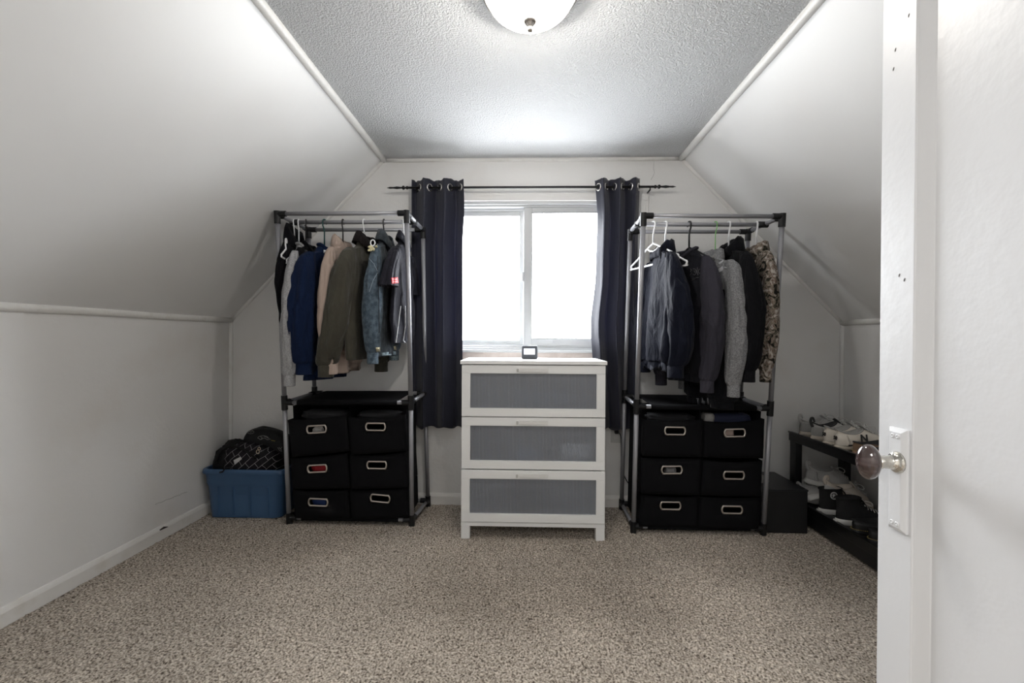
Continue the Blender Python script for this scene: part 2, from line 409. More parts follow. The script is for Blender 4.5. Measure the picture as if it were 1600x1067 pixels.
G().lathe([(.001, -.118), (.02, -.119), (.022, -.124), (.018, -.130), (.012, -.132), (.0125, -.136), (.007, -.139), (.0065, -.147), (.0085, -.149), (.0085, -.156), (.004, -.159), (.0005, -.160)], M, 28).build('finial', nick, lamp)
under(lamp)

# ---------------------------------------------------------------- curtain rod and curtains
RY, RZ = 2.955, 2.096
rod = thing('curtain_rod', 'thin black curtain rod with pointed twisted finials above the window', 'curtain rod', (0, RY, RZ))
xa, xb = at(638, 293, Y=RY).x, at(1022, 292, Y=RY).x
G().tube([(xa, RY, RZ), (xb, RY, RZ)], .0075, 14).build('rod', iron_m, rod)
for s, x in ((-1, xa), (1, xb)):
    pr = [(0, .006), (.004, .011), (.012, .011), (.016, .006), (.022, .006), (.028, .013), (.036, .013), (.042, .006), (.052, .006), (.075, .009), (.1, .005), (.12, .006), (.14, .001)]
    G().tube([(x+s*u, RY, RZ) for u, r in pr], [r for u, r in pr], 12).build('finial', iron_m, rod)
for x in (at(653, 293, Y=RY).x-.012, at(1016, 293, Y=RY).x):
    g = G().box((x-.009, D-.004, RZ-.055), (x+.009, D, RZ-.005)); g.tube([(x, D, RZ-.018), (x, RY, RZ-.018)], .005, 8)
    g.tube([(x, RY+.011*math.cos(t), RZ+.002+.014*math.sin(t)) for t in [PI+PI*k/8 for k in range(9)]], .003, 8)
    g.build('bracket', iron_m, rod)
under(rod)

def curtain(label, edge0, edge1, nf, ph, seed, grom):
    """edge0/edge1: functions z -> x of the two sides"""
    o_ = thing('curtain', label, 'curtain', ((edge0(2)+edge1(2))/2, RY, .53), group='navy grommet curtains at the window')
    top, bot = 2.148, .532; nu, nz = 120, 60; v = []
    def P(u, z):
        t = (top-z)/(top-bot)
        A = .036+.006*t
        wv = math.sin(2*PI*nf*u+ph)*(1-.12*t)+.25*t*fbm(u*3+seed, t*1.5, 0, 2)+.07*math.sin(2*PI*nf*2.1*u+2*ph+t*2)*t
        x = edge0(z)+(edge1(z)-edge0(z))*(u+.012*math.sin(2*PI*nf*2*u+2*ph))
        zz = z+(.012*fbm(u*9+seed, 0, 3, 2)+.007*math.sin(2*PI*nf*u+ph+1) if t < .001 else (.009*math.sin(2*PI*nf*u*1.3+ph) if t > .999 else 0))
        return Vector((x, RY+A*wv+.003*fbm(u*12, z*3, seed, 3), zz))
    for j in range(nz+1):
        z = top+(bot-top)*(j/nz)
        if j == 1: z = top-.012
        if j == nz-1: z = bot+.015
        for i in range(nu+1): v.append(P(i/nu, z))
    f = [(j*(nu+1)+i, j*(nu+1)+i+1, (j+1)*(nu+1)+i+1, (j+1)*(nu+1)+i) for j in range(nz) for i in range(nu)]
    G().add(v, f).build('cloth', navyc_m, o_, solid=.0016)
    k = 0; prev = None
    for i in range(1, 400):
        u = i/400; q = P(u, RZ); d = q.y-RY
        if prev is not None and prev*d < 0:
            tg = (P(u+.01, RZ)-P(u-.01, RZ)); tg.z = 0; tg.normalize()
            pts = [Vector((q.x, RY, RZ))+tg*(.021*math.cos(a))+Vector((0, 0, .021*math.sin(a))) for a in [2*PI*n/24 for n in range(24)]]
            G().tube(pts, .0045, 8, closed=True).build('grommet', chrome_m, o_)
        prev = d
    under(o_)
def lin(pts):
    def f(z):
        for (z0, x0), (z1, x1) in zip(pts, pts[1:]):
            if z <= z0 and z >= z1: t = (z0-z)/(z0-z1); t = t*t*(3-2*t); return x0+(x1-x0)*t
        return pts[0][1] if z > pts[0][0] else pts[-1][1]
    return f
curtain('long navy curtain gathered left of the window, behind the rack with the denim jacket',
        lin([(2.2, -.75), (1.2, -.748), (.5, -.742)]), lin([(2.2, -.405), (1.95, -.398), (1.7, -.408), (1.2, -.405), (.5, -.402)]), 2.6, .4, 1, 4)
curtain('long navy curtain gathered right of the window, its pale lining edge catching light',
        lin([(2.2, .452), (1.9, .470), (1.55, .462), (1.2, .432), (.9, .45), (.5, .47)]), lin([(2.2, .735), (1.7, .725), (1.0, .735), (.5, .742)]), 2.7, 2.4, 9, 4)

# ---------------------------------------------------------------- dresser
DY = 2.515
dx0, dx1 = at(721, 566, Y=DY).x, at(947, 570, Y=DY).x
DZT = .993; DB = DY+.405
ds = thing('chest_of_drawers', 'white three drawer chest with ribbed grey panels under the window', 'chest of drawers', ((dx0+dx1)/2, (DY+DB)/2, 0))
G().box((dx0-.006, DY-.008, DZT-.02), (dx1+.006, DB, DZT)).build('top', white_m, ds, smooth=False, bevel=.002)
G().box((dx0+.003, DY+.02, .10), (dx0+.020, DB-.004, DZT-.02)).build('side_panel', white_m, ds, smooth=False)
G().box((dx1-.020, DY+.02, .10), (dx1-.003, DB-.004, DZT-.02)).build('side_panel', white_m, ds, smooth=False)
G().box((dx0+.02, DB-.012, .10), (dx1-.02, DB-.004, DZT-.02)).build('back_panel', white_m, ds, smooth=False)
G().box((dx0, DY+.002, .072), (dx1, DY+.024, .094)).box((dx0+.02, DY+.024, .08), (dx1-.02, DB-.01, .094)).build('bottom_rail', white_m, ds, smooth=False, bevel=.0015)
for x0, x1 in ((dx0+.001, dx0+.05), (dx1-.05, dx1-.001)):
    for y0, y1 in ((DY+.003, DY+.052), (DB-.05, DB-.004)):
        G().box((x0, y0, 0), (x1, y1, .073)).build('leg', white_m, ds, smooth=False, bevel=.002)
# ribbed translucent panel
rib_m = mat('ribbed_panel', (.26, .275, .31), .28, spec=.6)
rib2_m = mat('ribbed_panel_edge', (.38, .40, .44), .3, spec=.6)
def make_translucent():
    nt = rib_m.node_tree; N = nt.nodes; p = N['Principled BSDF']
    t = N.new('ShaderNodeBsdfTransparent'); t.inputs[0].default_value = (.75, .78, .82, 1)
    x = N.new('ShaderNodeMixShader'); x.inputs[0].default_value = .52
    nt.links.new(p.outputs[0], x.inputs[1]); nt.links.new(t.outputs[0], x.inputs[2]); nt.links.new(x.outputs[0], N['Material Output'].inputs[0])
make_translucent()
dsx = dx0+.002; dex = dx1-.002
tops = [(DZT-.024, .683), (.678, .391), (.385, .098)]
for k, (zt_, zb_) in enumerate(tops):
    yo = (0, .003, -.004)[k]; y0, y1 = DY+yo, DY+.019+yo
    ft, fb, fs = .047, .046, .048
    g = G(); g.box((dsx, y0, zt_-ft), (dex, y1, zt_)); g.box((dsx, y0, zb_), (dex, y1, zb_+fb))
    g.box((dsx, y0+.001, zb_+fb), (dsx+fs, y1, zt_-ft)); g.box((dex-fs, y0+.001, zb_+fb), (dex, y1, zt_-ft))
    g.box((dsx+.02, y1, zb_+.015), (dsx+.032, DB-.03, zt_-.09)); g.box((dex-.032, y1, zb_+.015), (dex-.02, DB-.03, zt_-.09))
    g.box((dsx+.02, y1, zb_+.012), (dex-.02, DB-.03, zb_+.02)); g.box((dsx+.02, DB-.03, zb_+.012), (dex-.02, DB-.02, zt_-.09))
    dw = g.build('drawer', white_m, ds, smooth=False, bevel=.0013)
    xs0, xs1 = dsx+fs, dex-fs; n = 92; pts = []; p_ = (xs1-xs0)/n
    for i in range(n):
        xx = xs0+i*p_
        pts += [(xx, y0+.013), (xx+p_*.62, y0+.013), (xx+p_*.70, y0+.0112), (xx+p_*.92, y0+.0112)]
    pts.append((xs1, y0+.013))
    g = G().loft([[Vector((x, y, z)) for x, y in pts] for z in (zb_+fb, zt_-ft)], False, False, closed=False)
    g.mi = [1 if i % 4 == 2 else 0 for i in range(len(g.f))]
    g.build('ribbed_panel', [rib_m, rib2_m], dw, smooth=False)
    hx0 = dsx+(dex-dsx)*.403; hx1 = dsx+(dex-dsx)*.603
    g = G(); g.box((hx0, y0-.008, zt_-.038), (hx1, y0-.0005, zt_-.021)); g.box((hx0, y0-.004, zt_-.021), (hx1, y0, zt_-.016))
    g.build('pull', mat('satin_pull', (.72, .71, .69), .3), dw, smooth=False, bevel=.0015)
    g = G().box((hx0-.016, y0-.006, zt_-.038), (hx0-.004, y0, zt_-.02)); g.build('pull_end', mat('pull_end', (.50, .49, .47), .35), dw, smooth=False, bevel=.001)
under(ds)
for d_ in ds.children:
    pass
# things inside the middle drawer, seen through its panel
def crumple(name, label, cat, c, s, m_, seed, group=None, amp=.25, fr=9):
    bm = bmesh.new(); bmesh.ops.create_icosphere(bm, subdivisions=4, radius=1)
    for v in bm.verts:
        p = v.co.copy(); q = Vector([math.copysign(abs(t)**.6, t) for t in p])
        r = 1+amp*noise.fractal(p*fr*.25+Vector((seed, 0, 0)), 1, 2, 4)+amp*.5*abs(noise.noise(p*fr*.6+Vector((0, seed, 0))))
        v.co = Vector((q.x*s[0], q.y*s[1], q.z*s[2]))*r
    me = bpy.data.meshes.new(name); bm.to_mesh(me); bm.free(); me.materials.append(m_)
    me.polygons.foreach_set('use_smooth', [True]*len(me.polygons))
    o = bpy.data.objects.new(name, me); C.objects.link(o); o.location = c
    if label: tag(o, label, cat, group)
    return o
bag_clear = mat('crinkled_plastic', (.75, .77, .8), .2, coat=.5)
za = tops[1][1]+.028
crumple('plastic_bag', 'crinkled white plastic bag at right inside the middle drawer of the chest', 'plastic bag', (dsx+.635, DY+.062, za+.058), (.09, .028, .048), bag_clear, 4, amp=.3, fr=12)
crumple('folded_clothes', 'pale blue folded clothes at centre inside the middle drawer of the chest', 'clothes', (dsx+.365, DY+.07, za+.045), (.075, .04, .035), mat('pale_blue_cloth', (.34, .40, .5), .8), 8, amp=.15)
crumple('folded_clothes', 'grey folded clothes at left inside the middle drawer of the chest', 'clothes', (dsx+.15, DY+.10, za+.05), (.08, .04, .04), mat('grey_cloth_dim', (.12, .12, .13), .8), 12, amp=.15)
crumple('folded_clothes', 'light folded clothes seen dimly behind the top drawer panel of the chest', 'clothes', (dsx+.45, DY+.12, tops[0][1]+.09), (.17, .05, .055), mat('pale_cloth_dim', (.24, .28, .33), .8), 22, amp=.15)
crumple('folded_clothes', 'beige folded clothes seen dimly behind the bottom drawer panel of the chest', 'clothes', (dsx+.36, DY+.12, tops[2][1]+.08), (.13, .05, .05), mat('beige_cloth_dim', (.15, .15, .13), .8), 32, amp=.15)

# small display on the chest
DP = at(827.5, 558, Y=2.74); DP.z = DZT
cl = thing('digital_thermometer', 'small dark grey digital display with pale screen on the white chest', 'thermometer', DP)
sx = DP.x; g = G()
def rrect(cx, cz, hw, hh, r, n=6):
    out = []
    for k, (sx_, sz_) in enumerate(((1, 1), (-1, 1), (-1, -1), (1, -1))):
        for i in range(n+1):
            a = PI/2*k+PI/2*i/n
            out.append((cx+sx_*(hw-r)+r*math.cos(a), cz+sz_*(hh-r)+r*math.sin(a)))
    return out
rc = rrect(0, .0405, .048, .0405, .008)
g.loft([[Vector((sx+x, DP.y+y_+z*.12, DZT+z)) for x, z in [(a*k, .0405+(b-.0405)*k) for a, b in rc]] for y_, k in ((0, .96), (.003, 1), (.026, 1), (.03, .95))])
g.build('case', mat('slate_plastic', (.055, .062, .075), .45), cl, angle=.6)
rc = rrect(0, .045, .0385, .022, .002)
g = G().loft([[Vector((sx+x, DP.y+y_+z*.12, DZT+z)) for x, z in rc] for y_ in (.001, -.0012)])
g.build('bezel', mat('bezel_black', (.01, .01, .014), .3), cl, smooth=False)
rc = rrect(-.001, .045, .034, .0185, .001)
g = G().loft([[Vector((sx+x, DP.y+y_+z*.12, DZT+z)) for x, z in rc] for y_ in (-.001, -.0018)])
g.build('screen', mat('lcd_screen', (.62, .64, .72), .2, emit=(.82, .86, .97), estr=.45), cl, smooth=False)
under(cl)

# ---------------------------------------------------------------- storage racks with fabric drawers
def leanbar(a, b, r, n=12, mi=0): return G().tube([a, b], r, n)
def make_rack(label, P, drawers, groms, YD, grp, seed):
    """P: dict of corners -> (foot, mid, top)"""
    rk = thing('garment_rack', label, 'garment rack', ((P['fl'][0].x+P['fr'][0].x)/2, (P['fl'][0].y+P['bl'][0].y)/2, 0), group=None)
    r, rc_ = .0132, .0175
    for c in ('fl', 'fr', 'bl', 'br'):
        f, m_, t = P[c]
        f2 = f+(m_-f).normalized()*.035
        G().tube([f2, m_], r, 14).build('post', steel_m, rk)
        G().tube([m_, t], r, 14).build('post', steel_m, rk)
    nb = {'fl': ('fr', 'bl'), 'fr': ('fl', 'br'), 'bl': ('br', 'fl'), 'br': ('bl', 'fr')}
    for lv in (0, 1, 2):
        q = {c: P[c][lv].copy() for c in P}
        if lv == 0:
            for c in q: q[c] = q[c]+(P[c][1]-P[c][0]).normalized()*.038
        for c in q:                                           # corner connectors
            g = G(); ax = (P[c][1]-P[c][0]).normalized() if lv < 2 else (P[c][2]-P[c][1]).normalized()
            if lv == 0: g.tube([q[c]-ax*.038, q[c]+ax*.03], rc_, 14)
            elif lv == 1: g.tube([q[c]-ax*.042, q[c]+ax*.042], rc_, 14)
            else: g.tube([q[c]-ax*.055, q[c]+ax*.016], rc_, 14)
            for d in nb[c]:
                u = (q[d]-q[c]).normalized(); g.tube([q[c], q[c]+u*.05], rc_*.93, 14)
            g.build('foot' if lv == 0 else 'connector', plast_m, rk, angle=.6)
        for a_, b_ in (('fl', 'fr'), ('bl', 'br'), ('fl', 'bl'), ('fr', 'br')):
            br_ = G().tube([q[a_], q[b_]], .0118, 14).build('crossbar', steel_m, rk)
            if lv < 2 and a_[1] == 'l' and b_[1] == 'r':        # black sleeve of the fabric shelf round the bar
                u = (q[b_]-q[a_]); L_ = u.length; u.normalize()
                G().tube([q[a_]+u*.078, q[b_]-u*.078], .0145, 14).build('fabric_sleeve', fab_m, rk)
        if lv < 2:                                            # fabric shelf, sagging a little
            n = 14; v = []
            for j in range(n+1):
                for i in range(n+1):
                    u = .075/(q['fr']-q['fl']).length; uu = u+(1-2*u)*i/n; w_ = j/n
                    p = q['fl'].lerp(q['fr'], uu).lerp(q['bl'].lerp(q['br'], uu), w_)
                    p.z -= .022*math.sin(PI*w_)*math.sin(PI*min(1, max(0, i/n))) if lv else 0
                    v.append(p+Vector((0, 0, .012 if lv else -.004)))
            f = [(j*(n+1)+i, j*(n+1)+i+1, (j+1)*(n+1)+i+1, (j+1)*(n+1)+i) for j in range(n) for i in range(n)]
            G().add(v, f).build('fabric_shelf', fab_m, rk, solid=.002)
        if lv == 2:                                           # hanging rod between the side bars
            a_ = q['fl'].lerp(q['bl'], .46)+Vector((.0, 0, -.004)); b_ = q['fr'].lerp(q['br'], .46)+Vector((0, 0, -.004))
            G().tube([a_, b_], .0118, 14).build('hanging_rod', steel_m, rk)
            rodpts = (a_, b_)
            for p in (a_, b_):
                u = (b_-a_).normalized()*(1 if p is a_ else -1); G().tube([p-u*.012, p+u*.04], rc_, 14).build('rod_clamp', plast_m, rk)
    # fabric carcass: sides, back, middle divider, shelves between drawers
    q0 = {c: P[c][0].lerp(P[c][1], .06) for c in P}; q1 = {c: P[c][0].lerp(P[c][1], .97) for c in P}
    def quad(a, b, c, d, name):
        n = 10; v = []
        for j in range(n+1):
            for i in range(n+1):
                p = a.lerp(b, i/n).lerp(d.lerp(c, i/n), j/n)
                e = math.sin(PI*i/n)*math.sin(PI*j/n)
                v.append(p+Vector((.006*e*fbm(i*.4+seed, j*.4), .004*e, 0)))
        f = [(j*(n+1)+i, j*(n+1)+i+1, (j+1)*(n+1)+i+1, (j+1)*(n+1)+i) for j in range(n) for i in range(n)]
        G().add(v, f).build(name, fab_m, rk, solid=.003)
    xi = .035
    A0, A1 = q0['fl']+Vector((xi, .03, 0)), q1['fl']+Vector((xi, .03, 0))
    B0, B1 = q0['fr']+Vector((-xi, .03, 0)), q1['fr']+Vector((-xi, .03, 0))
    dep = Vector((0, (P['bl'][0].y-P['fl'][0].y)-.09, 0))
    quad(A0, A0+dep, A1+dep, A1, 'side_cloth'); quad(B0, B0+dep, B1+dep, B1, 'side_cloth')
    quad(A0+dep, B0+dep, B1+dep, A1+dep, 'back_cloth')
    quad(A0.lerp(B0, .5), A0.lerp(B0, .5)+dep, A1.lerp(B1, .5)+dep, A1.lerp(B1, .5), 'divider_cloth')
    # drawers
    out = []
    YB = YD
    for k, (pc, gc) in enumerate(zip(drawers, groms)):
        YD = YB-(.052, .052, .032, .032, .012, .012)[k]
        c4 = [at(x, y, Y=YD) for x, y in pc]                  # TL TR BR BL
        gp = at(gc[0], gc[1], Y=YD)
        rot = gc[2] if len(gc) > 2 else 0
        def oval(hw, hh, y, n=40):
            o_ = []
            for i in range(n):
                a = 2*PI*i/n+PI*.25; r_ = hh
                cx = math.cos(a); sz = math.sin(a)
                # stadium
                xx = (hw-hh)*max(-1, min(1, cx*2.2))+r_*cx; zz = r_*max(-1, min(1, sz*1.25))
                p = Vector((xx*math.cos(rot)-zz*math.sin(rot), 0, xx*math.sin(rot)+zz*math.cos(rot)))
                o_.append(Vector((gp.x, y, gp.z))+p)
            return o_
        n = 40; rim = []
        cs = [c4[1], c4[0], c4[3], c4[2]]                     # start top right (angle 45 deg), ccw
        for i in range(n):
            s = i/(n/4); e = int(s) % 4; t = s-int(s)
            p = cs[e].lerp(cs[(e+1) % 4], t)
            if e == 0: p = p+Vector((0, 0, -.009*math.sin(PI*t)*(1+.5*math.sin(k*2.3))))
            rim.append(p)
        hole = oval(.052, .0165, YD)
        rings = []
        for s in range(7):
            t = s/6; ring = []
            for a_, b_ in zip(hole, rim):
                p = a_.lerp(b_, t); bulge = -.012*math.sin(PI*(.15+.85*t))*(1 if t < 1 else .3)
                wr = .0035*fbm(p.x*9+k*3, p.z*16, seed, 3)+.004*fbm(p.x*3+p.z*5, p.z*3-p.x*4, k+seed, 2)
                ring.append(Vector((p.x, YD+bulge*.7+wr*(1 if t > 0 else .2), p.z)))
            rings.append(ring)
        edge = rings[-1]
        cxy = sum((p for p in edge), Vector())/n
        def shrink(p, k2, yy): return Vector((cxy.x+(p.x-cxy.x)*k2, yy, cxy.z+(p.z-cxy.z)*k2))
        g = G(); g.loft(rings, False, False)
        top_i = [i for i in range(n) if i <= n/4 or i == 0]
        back = [shrink(p, .985, YD+.25) for p in edge]; mid_ = [shrink(p, .995, YD+.006) for p in edge]
        bb = [edge, mid_, back]; v = [p for r2 in bb for p in r2]; f = []
        for a_ in range(2):
            for j in range(n):
                if j < n//4: continue                         # open top
                k2 = (j+1) % n; f.append((a_*n+j, a_*n+k2, (a_+1)*n+k2, (a_+1)*n+j))
        f.append(tuple(2*n+j for j in range(n)))
        g.add(v, f)
        dw = g.build('drawer', fab_m, rk, solid=.0022)
        ring = [Vector((p.x, p.y-.0105, p.z)) for p in oval(.0565, .0205, YD)]
        # centre-line of the metal ring
        gr_ = G().tube(ring, .0055, 8, closed=True, up=(0, 1, 0)); gr_.build('grommet', grom_m, dw)
        out.append((gp, c4))
    under(rk)
    for ch in rk.children:
        for g2 in ch.children: pass
    return rk, rodpts, out

def cor(pf, yf, pm, ym, pt, yt):
    f = at(*pf, Y=yf); f.z = 0.0
    return (f, at(*pm, Y=ym), at(*pt, Y=yt))
PL = {'fl': cor((452, 815), 2.68, (444.5, 629), 2.625, (433, 334), 2.53), 'fr': cor((643.5, 818), 2.68, (642, 629), 2.625, (635.5, 333), 2.53),
      'bl': cor((492.5, 780), 3.0, (491.5, 614), 2.955, (482, 359), 2.88), 'br': cor((669, 780), 3.0, (664, 614), 2.955, (661, 359), 2.88)}
def c1(L): return [(430+x/5.336, 640+y/5.336) for x, y in L]
dl = [c1(q) for q in ([(105, 85), (592, 40), (617, 345), (140, 395)], [(608, 62), (1078, 42), (1092, 345), (632, 375)],
      [(128, 405), (604, 362), (618, 655), (146, 662)], [(622, 375), (1088, 352), (1106, 650), (634, 662)],
      [(146, 666), (606, 664), (622, 905), (165, 905)], [(622, 668), (1106, 655), (1112, 898), (640, 915)])]
gl = [(430+x/5.336, 640+y/5.336, r) for x, y, r in ((352, 160, .07), (842, 140, 0), (358, 487, .06), (852, 458, 0), (365, 767, -.03), (880, 735, -.08))]
rackL, rodL, outL = make_rack('metal garment rack with black fabric drawers, left of the white chest', PL, dl, gl, 2.672, None, 3)
PR = {'fl': cor((989.5, 827), 2.64, (994.8, 635), 2.57, (1005.5, 337), 2.455), 'fr': cor((1192.5, 832), 2.64, (1203.5, 638), 2.57, (1222.5, 338), 2.455),
      'bl': cor((971, 788), 3.0, (976, 619), 2.93, (985, 362), 2.82), 'br': cor((1146, 792), 3.0, (1157, 622), 2.93, (1169, 362), 2.82)}
def c2(L): return [(950+x/4.269, 600+y/4.269) for x, y in L]
dr_ = [c2(q) for q in ([(232, 237), (635, 235), (632, 487), (230, 480)], [(641, 247), (1042, 232), (1032, 495), (640, 488)],
      [(226, 490), (630, 495), (612, 742), (224, 733)], [(636, 505), (1030, 510), (1016, 750), (622, 742)],
      [(224, 738), (611, 746), (600, 955), (207, 950)], [(615, 750), (1015, 756), (1004, 972), (605, 958)])]
gr = [(950+x/4.269, 600+y/4.269, r) for x, y, r in ((443, 310, 0), (840, 323, .03), (422, 569, .02), (834, 605, 0), (413, 807, 0), (822, 834, 0))]
rackR, rodR, outR = make_rack('metal garment rack with black fabric drawers, right of the white chest', PR, dr_, gr, 2.632, None, 8)

red_m = mat('red_cloth', (.42, .012, .02), .7); blue_m = mat('blue_cloth', (.012, .04, .16), .7)
wh_cl = mat('white_cloth', (.65, .62, .6), .8); dk_bl = mat('dark_blue_cloth', (.01, .014, .04), .8); tan_cl = mat('tan_cloth', (.5, .38, .33), .8)
def inside(out, k, dx, dz, s, m_, label, seed, dy=.055):
    gp = out[k][0]; crumple('folded_clothes', label, 'clothes', (gp.x+dx, gp.y+dy, gp.z+dz), s, m_, seed, amp=.16)
inside(outL, 2, 0, 0, (.062, .03, .04), red_m, 'red folded clothing in the left middle drawer of the left rack', 3)
inside(outL, 4, -.005, -.005, (.052, .03, .035), blue_m, 'blue folded clothing in the bottom left drawer of the left rack', 5)
inside(outL, 0, -.02, -.03, (.03, .02, .03), wh_cl, 'small white cloth in the top left drawer of the left rack', 6)
inside(outR, 1, -.02, -.01, (.035, .03, .035), tan_cl, 'tan and white cloth in the top right drawer of the right rack', 7)
inside(outR, 2, .012, -.02, (.03, .02, .025), mat('grey_cloth', (.3, .29, .29), .8), 'grey cloth in the left middle drawer of the right rack', 9)
inside(outR, 1, .0, .068, (.125, .05, .028), dk_bl, 'dark blue clothing heaped at the top of the top right drawer of the right rack', 11, .09)
inside(outR, 1, -.12, .066, (.03, .04, .034), mat('grey_cloth2', (.25, .24, .23), .8), 'grey cloth at left edge of the top right drawer of the right rack', 13, .07)
inside(outR, 0, -.0, .062, (.13, .06, .02), mat('black_cloth', (.008, .008, .01), .85), 'black clothing heaped at the top of the top left drawer of the right rack', 14, .09)
inside(outL, 0, .02, .07, (.14, .06, .03), mat('black_cloth', (.008, .008, .01), .85), 'black clothing heaped at the top of the top left drawer of the left rack', 15, .09)
inside(outL, 1, .0, .055, (.13, .06, .022), mat('black_cloth', (.008, .008, .01), .85), 'black clothing heaped at the top of the top right drawer of the left rack', 16, .09)

# ---------------------------------------------------------------- hangers
PLW = mat('white_plastic', (.85, .85, .86), .3); PLB = mat('black_hanger', (.012, .012, .013), .3)
PLG = mat('green_hanger_dark', (.01, .07, .065), .3); PLL = mat('green_hanger_light', (.22, .55, .16), .3)
def hframe(X, Y, Z, psi):
    a = Vector((math.sin(psi), -math.cos(psi), 0)); t = Vector((math.cos(psi), math.sin(psi), 0))
    M = Matrix((a, t, (0, 0, 1))).transposed().to_4x4(); M.translation = (X, Y, Z); return M   # local x = along shoulders
def hanger(label, X, Y, Z, psi, m_, r=.0042, hw=.205, notch=False, tilt=0, drop=.095, hs=1.0):
    o_ = thing('clothes_hanger', label, 'clothes hanger', (X, Y, Z), group=None)
    M = hframe(X, Y, Z, psi) @ Matrix.Rotation(tilt, 4, 'Y')
    R = (.0118+.0045)*hs; A = -drop-.014
    hook = [(R*math.cos(t), 0, R*math.sin(t)) for t in [math.radians(x) for x in range(215, -30, -15)]]
    hook += [(.014, 0, -.022), (.006, 0, -.036), (0, 0, -.06), (0, 0, A)]
    G().tube([M @ Vector(p) for p in hook], r*.95, 8).build('hook', m_, o_)
    A = -drop-.014; e = A-.093; b = A-.118
    kk_ = hw/.205; e = A-.093*kk_; b = A-.118*kk_
    left = [(0, 0, A), (.03*kk_, 0, A-.012*kk_), (.07*kk_, 0, A-.032*kk_), (hw-.02*kk_, 0, e+.004*kk_), (hw, 0, e-.004*kk_), (hw+.004*kk_, 0, e-.014*kk_), (hw-.006*kk_, 0, b), (hw-.02*kk_, 0, b-.002)]
    pts = [p for p in left]+[(-x, y, z) for x, y, z in left[::-1]]
    P2 = [M @ Vector(tuple(p)) for p in catmull(pts, 3)]
    G().tube(P2, r, 8).build('shoulder_bar', m_, o_)
    G().tube([M @ Vector((hw-.02, 0, b-.002)), M @ Vector((0, 0, b-.001)), M @ Vector((-hw+.02, 0, b-.002))], r, 8).build('trouser_bar', m_, o_)
    if notch:
        pts = [(-.052, 0, A-.022), (-.03, 0, A-.038), (0, 0, A-.045), (.03, 0, A-.038), (.052, 0, A-.022)]
        G().tube([M @ Vector(p) for p in pts], r*.9, 8).build('strap_loop', m_, o_)
    under(o_); return o_

# ---------------------------------------------------------------- garments
def cloth(name, col, col2=None, ns=25, rough=.9, sheen=.03, bump=.25, bs=350, **k):
    m = mat(name, col, rough, col2=col2, nscale=ns, bump=bump, bscale=bs, sheen=sheen, spec=.07, **k)
    nt = m.node_tree; N = nt.nodes; p = N['Principled BSDF']
    if 'crease' in N: return m
    tc = N.new('ShaderNodeTexCoord'); mp = N.new('ShaderNodeMapping'); mp.inputs['Scale'].default_value = (1, 1, .38); mp.inputs['Rotation'].default_value = (.25, .2, 0)
    n = N.new('ShaderNodeTexNoise'); n.inputs['Scale'].default_value = 13; n.inputs['Detail'].default_value = 3.5; n.inputs['Distortion'].default_value = .9
    b = N.new('ShaderNodeBump'); b.name = 'crease'; b.inputs['Strength'].default_value = .6; b.inputs['Distance'].default_value = .035
    nt.links.new(tc.outputs['Object'], mp.inputs[0]); nt.links.new(mp.outputs[0], n.inputs['Vector']); nt.links.new(n.outputs[0], b.inputs['Height'])
    old = p.inputs['Normal'].links[0].from_socket if p.inputs['Normal'].links else None
    if old is not None: nt.links.new(old, b.inputs['Normal'])
    nt.links.new(b.outputs[0], p.inputs['Normal'])
    return m
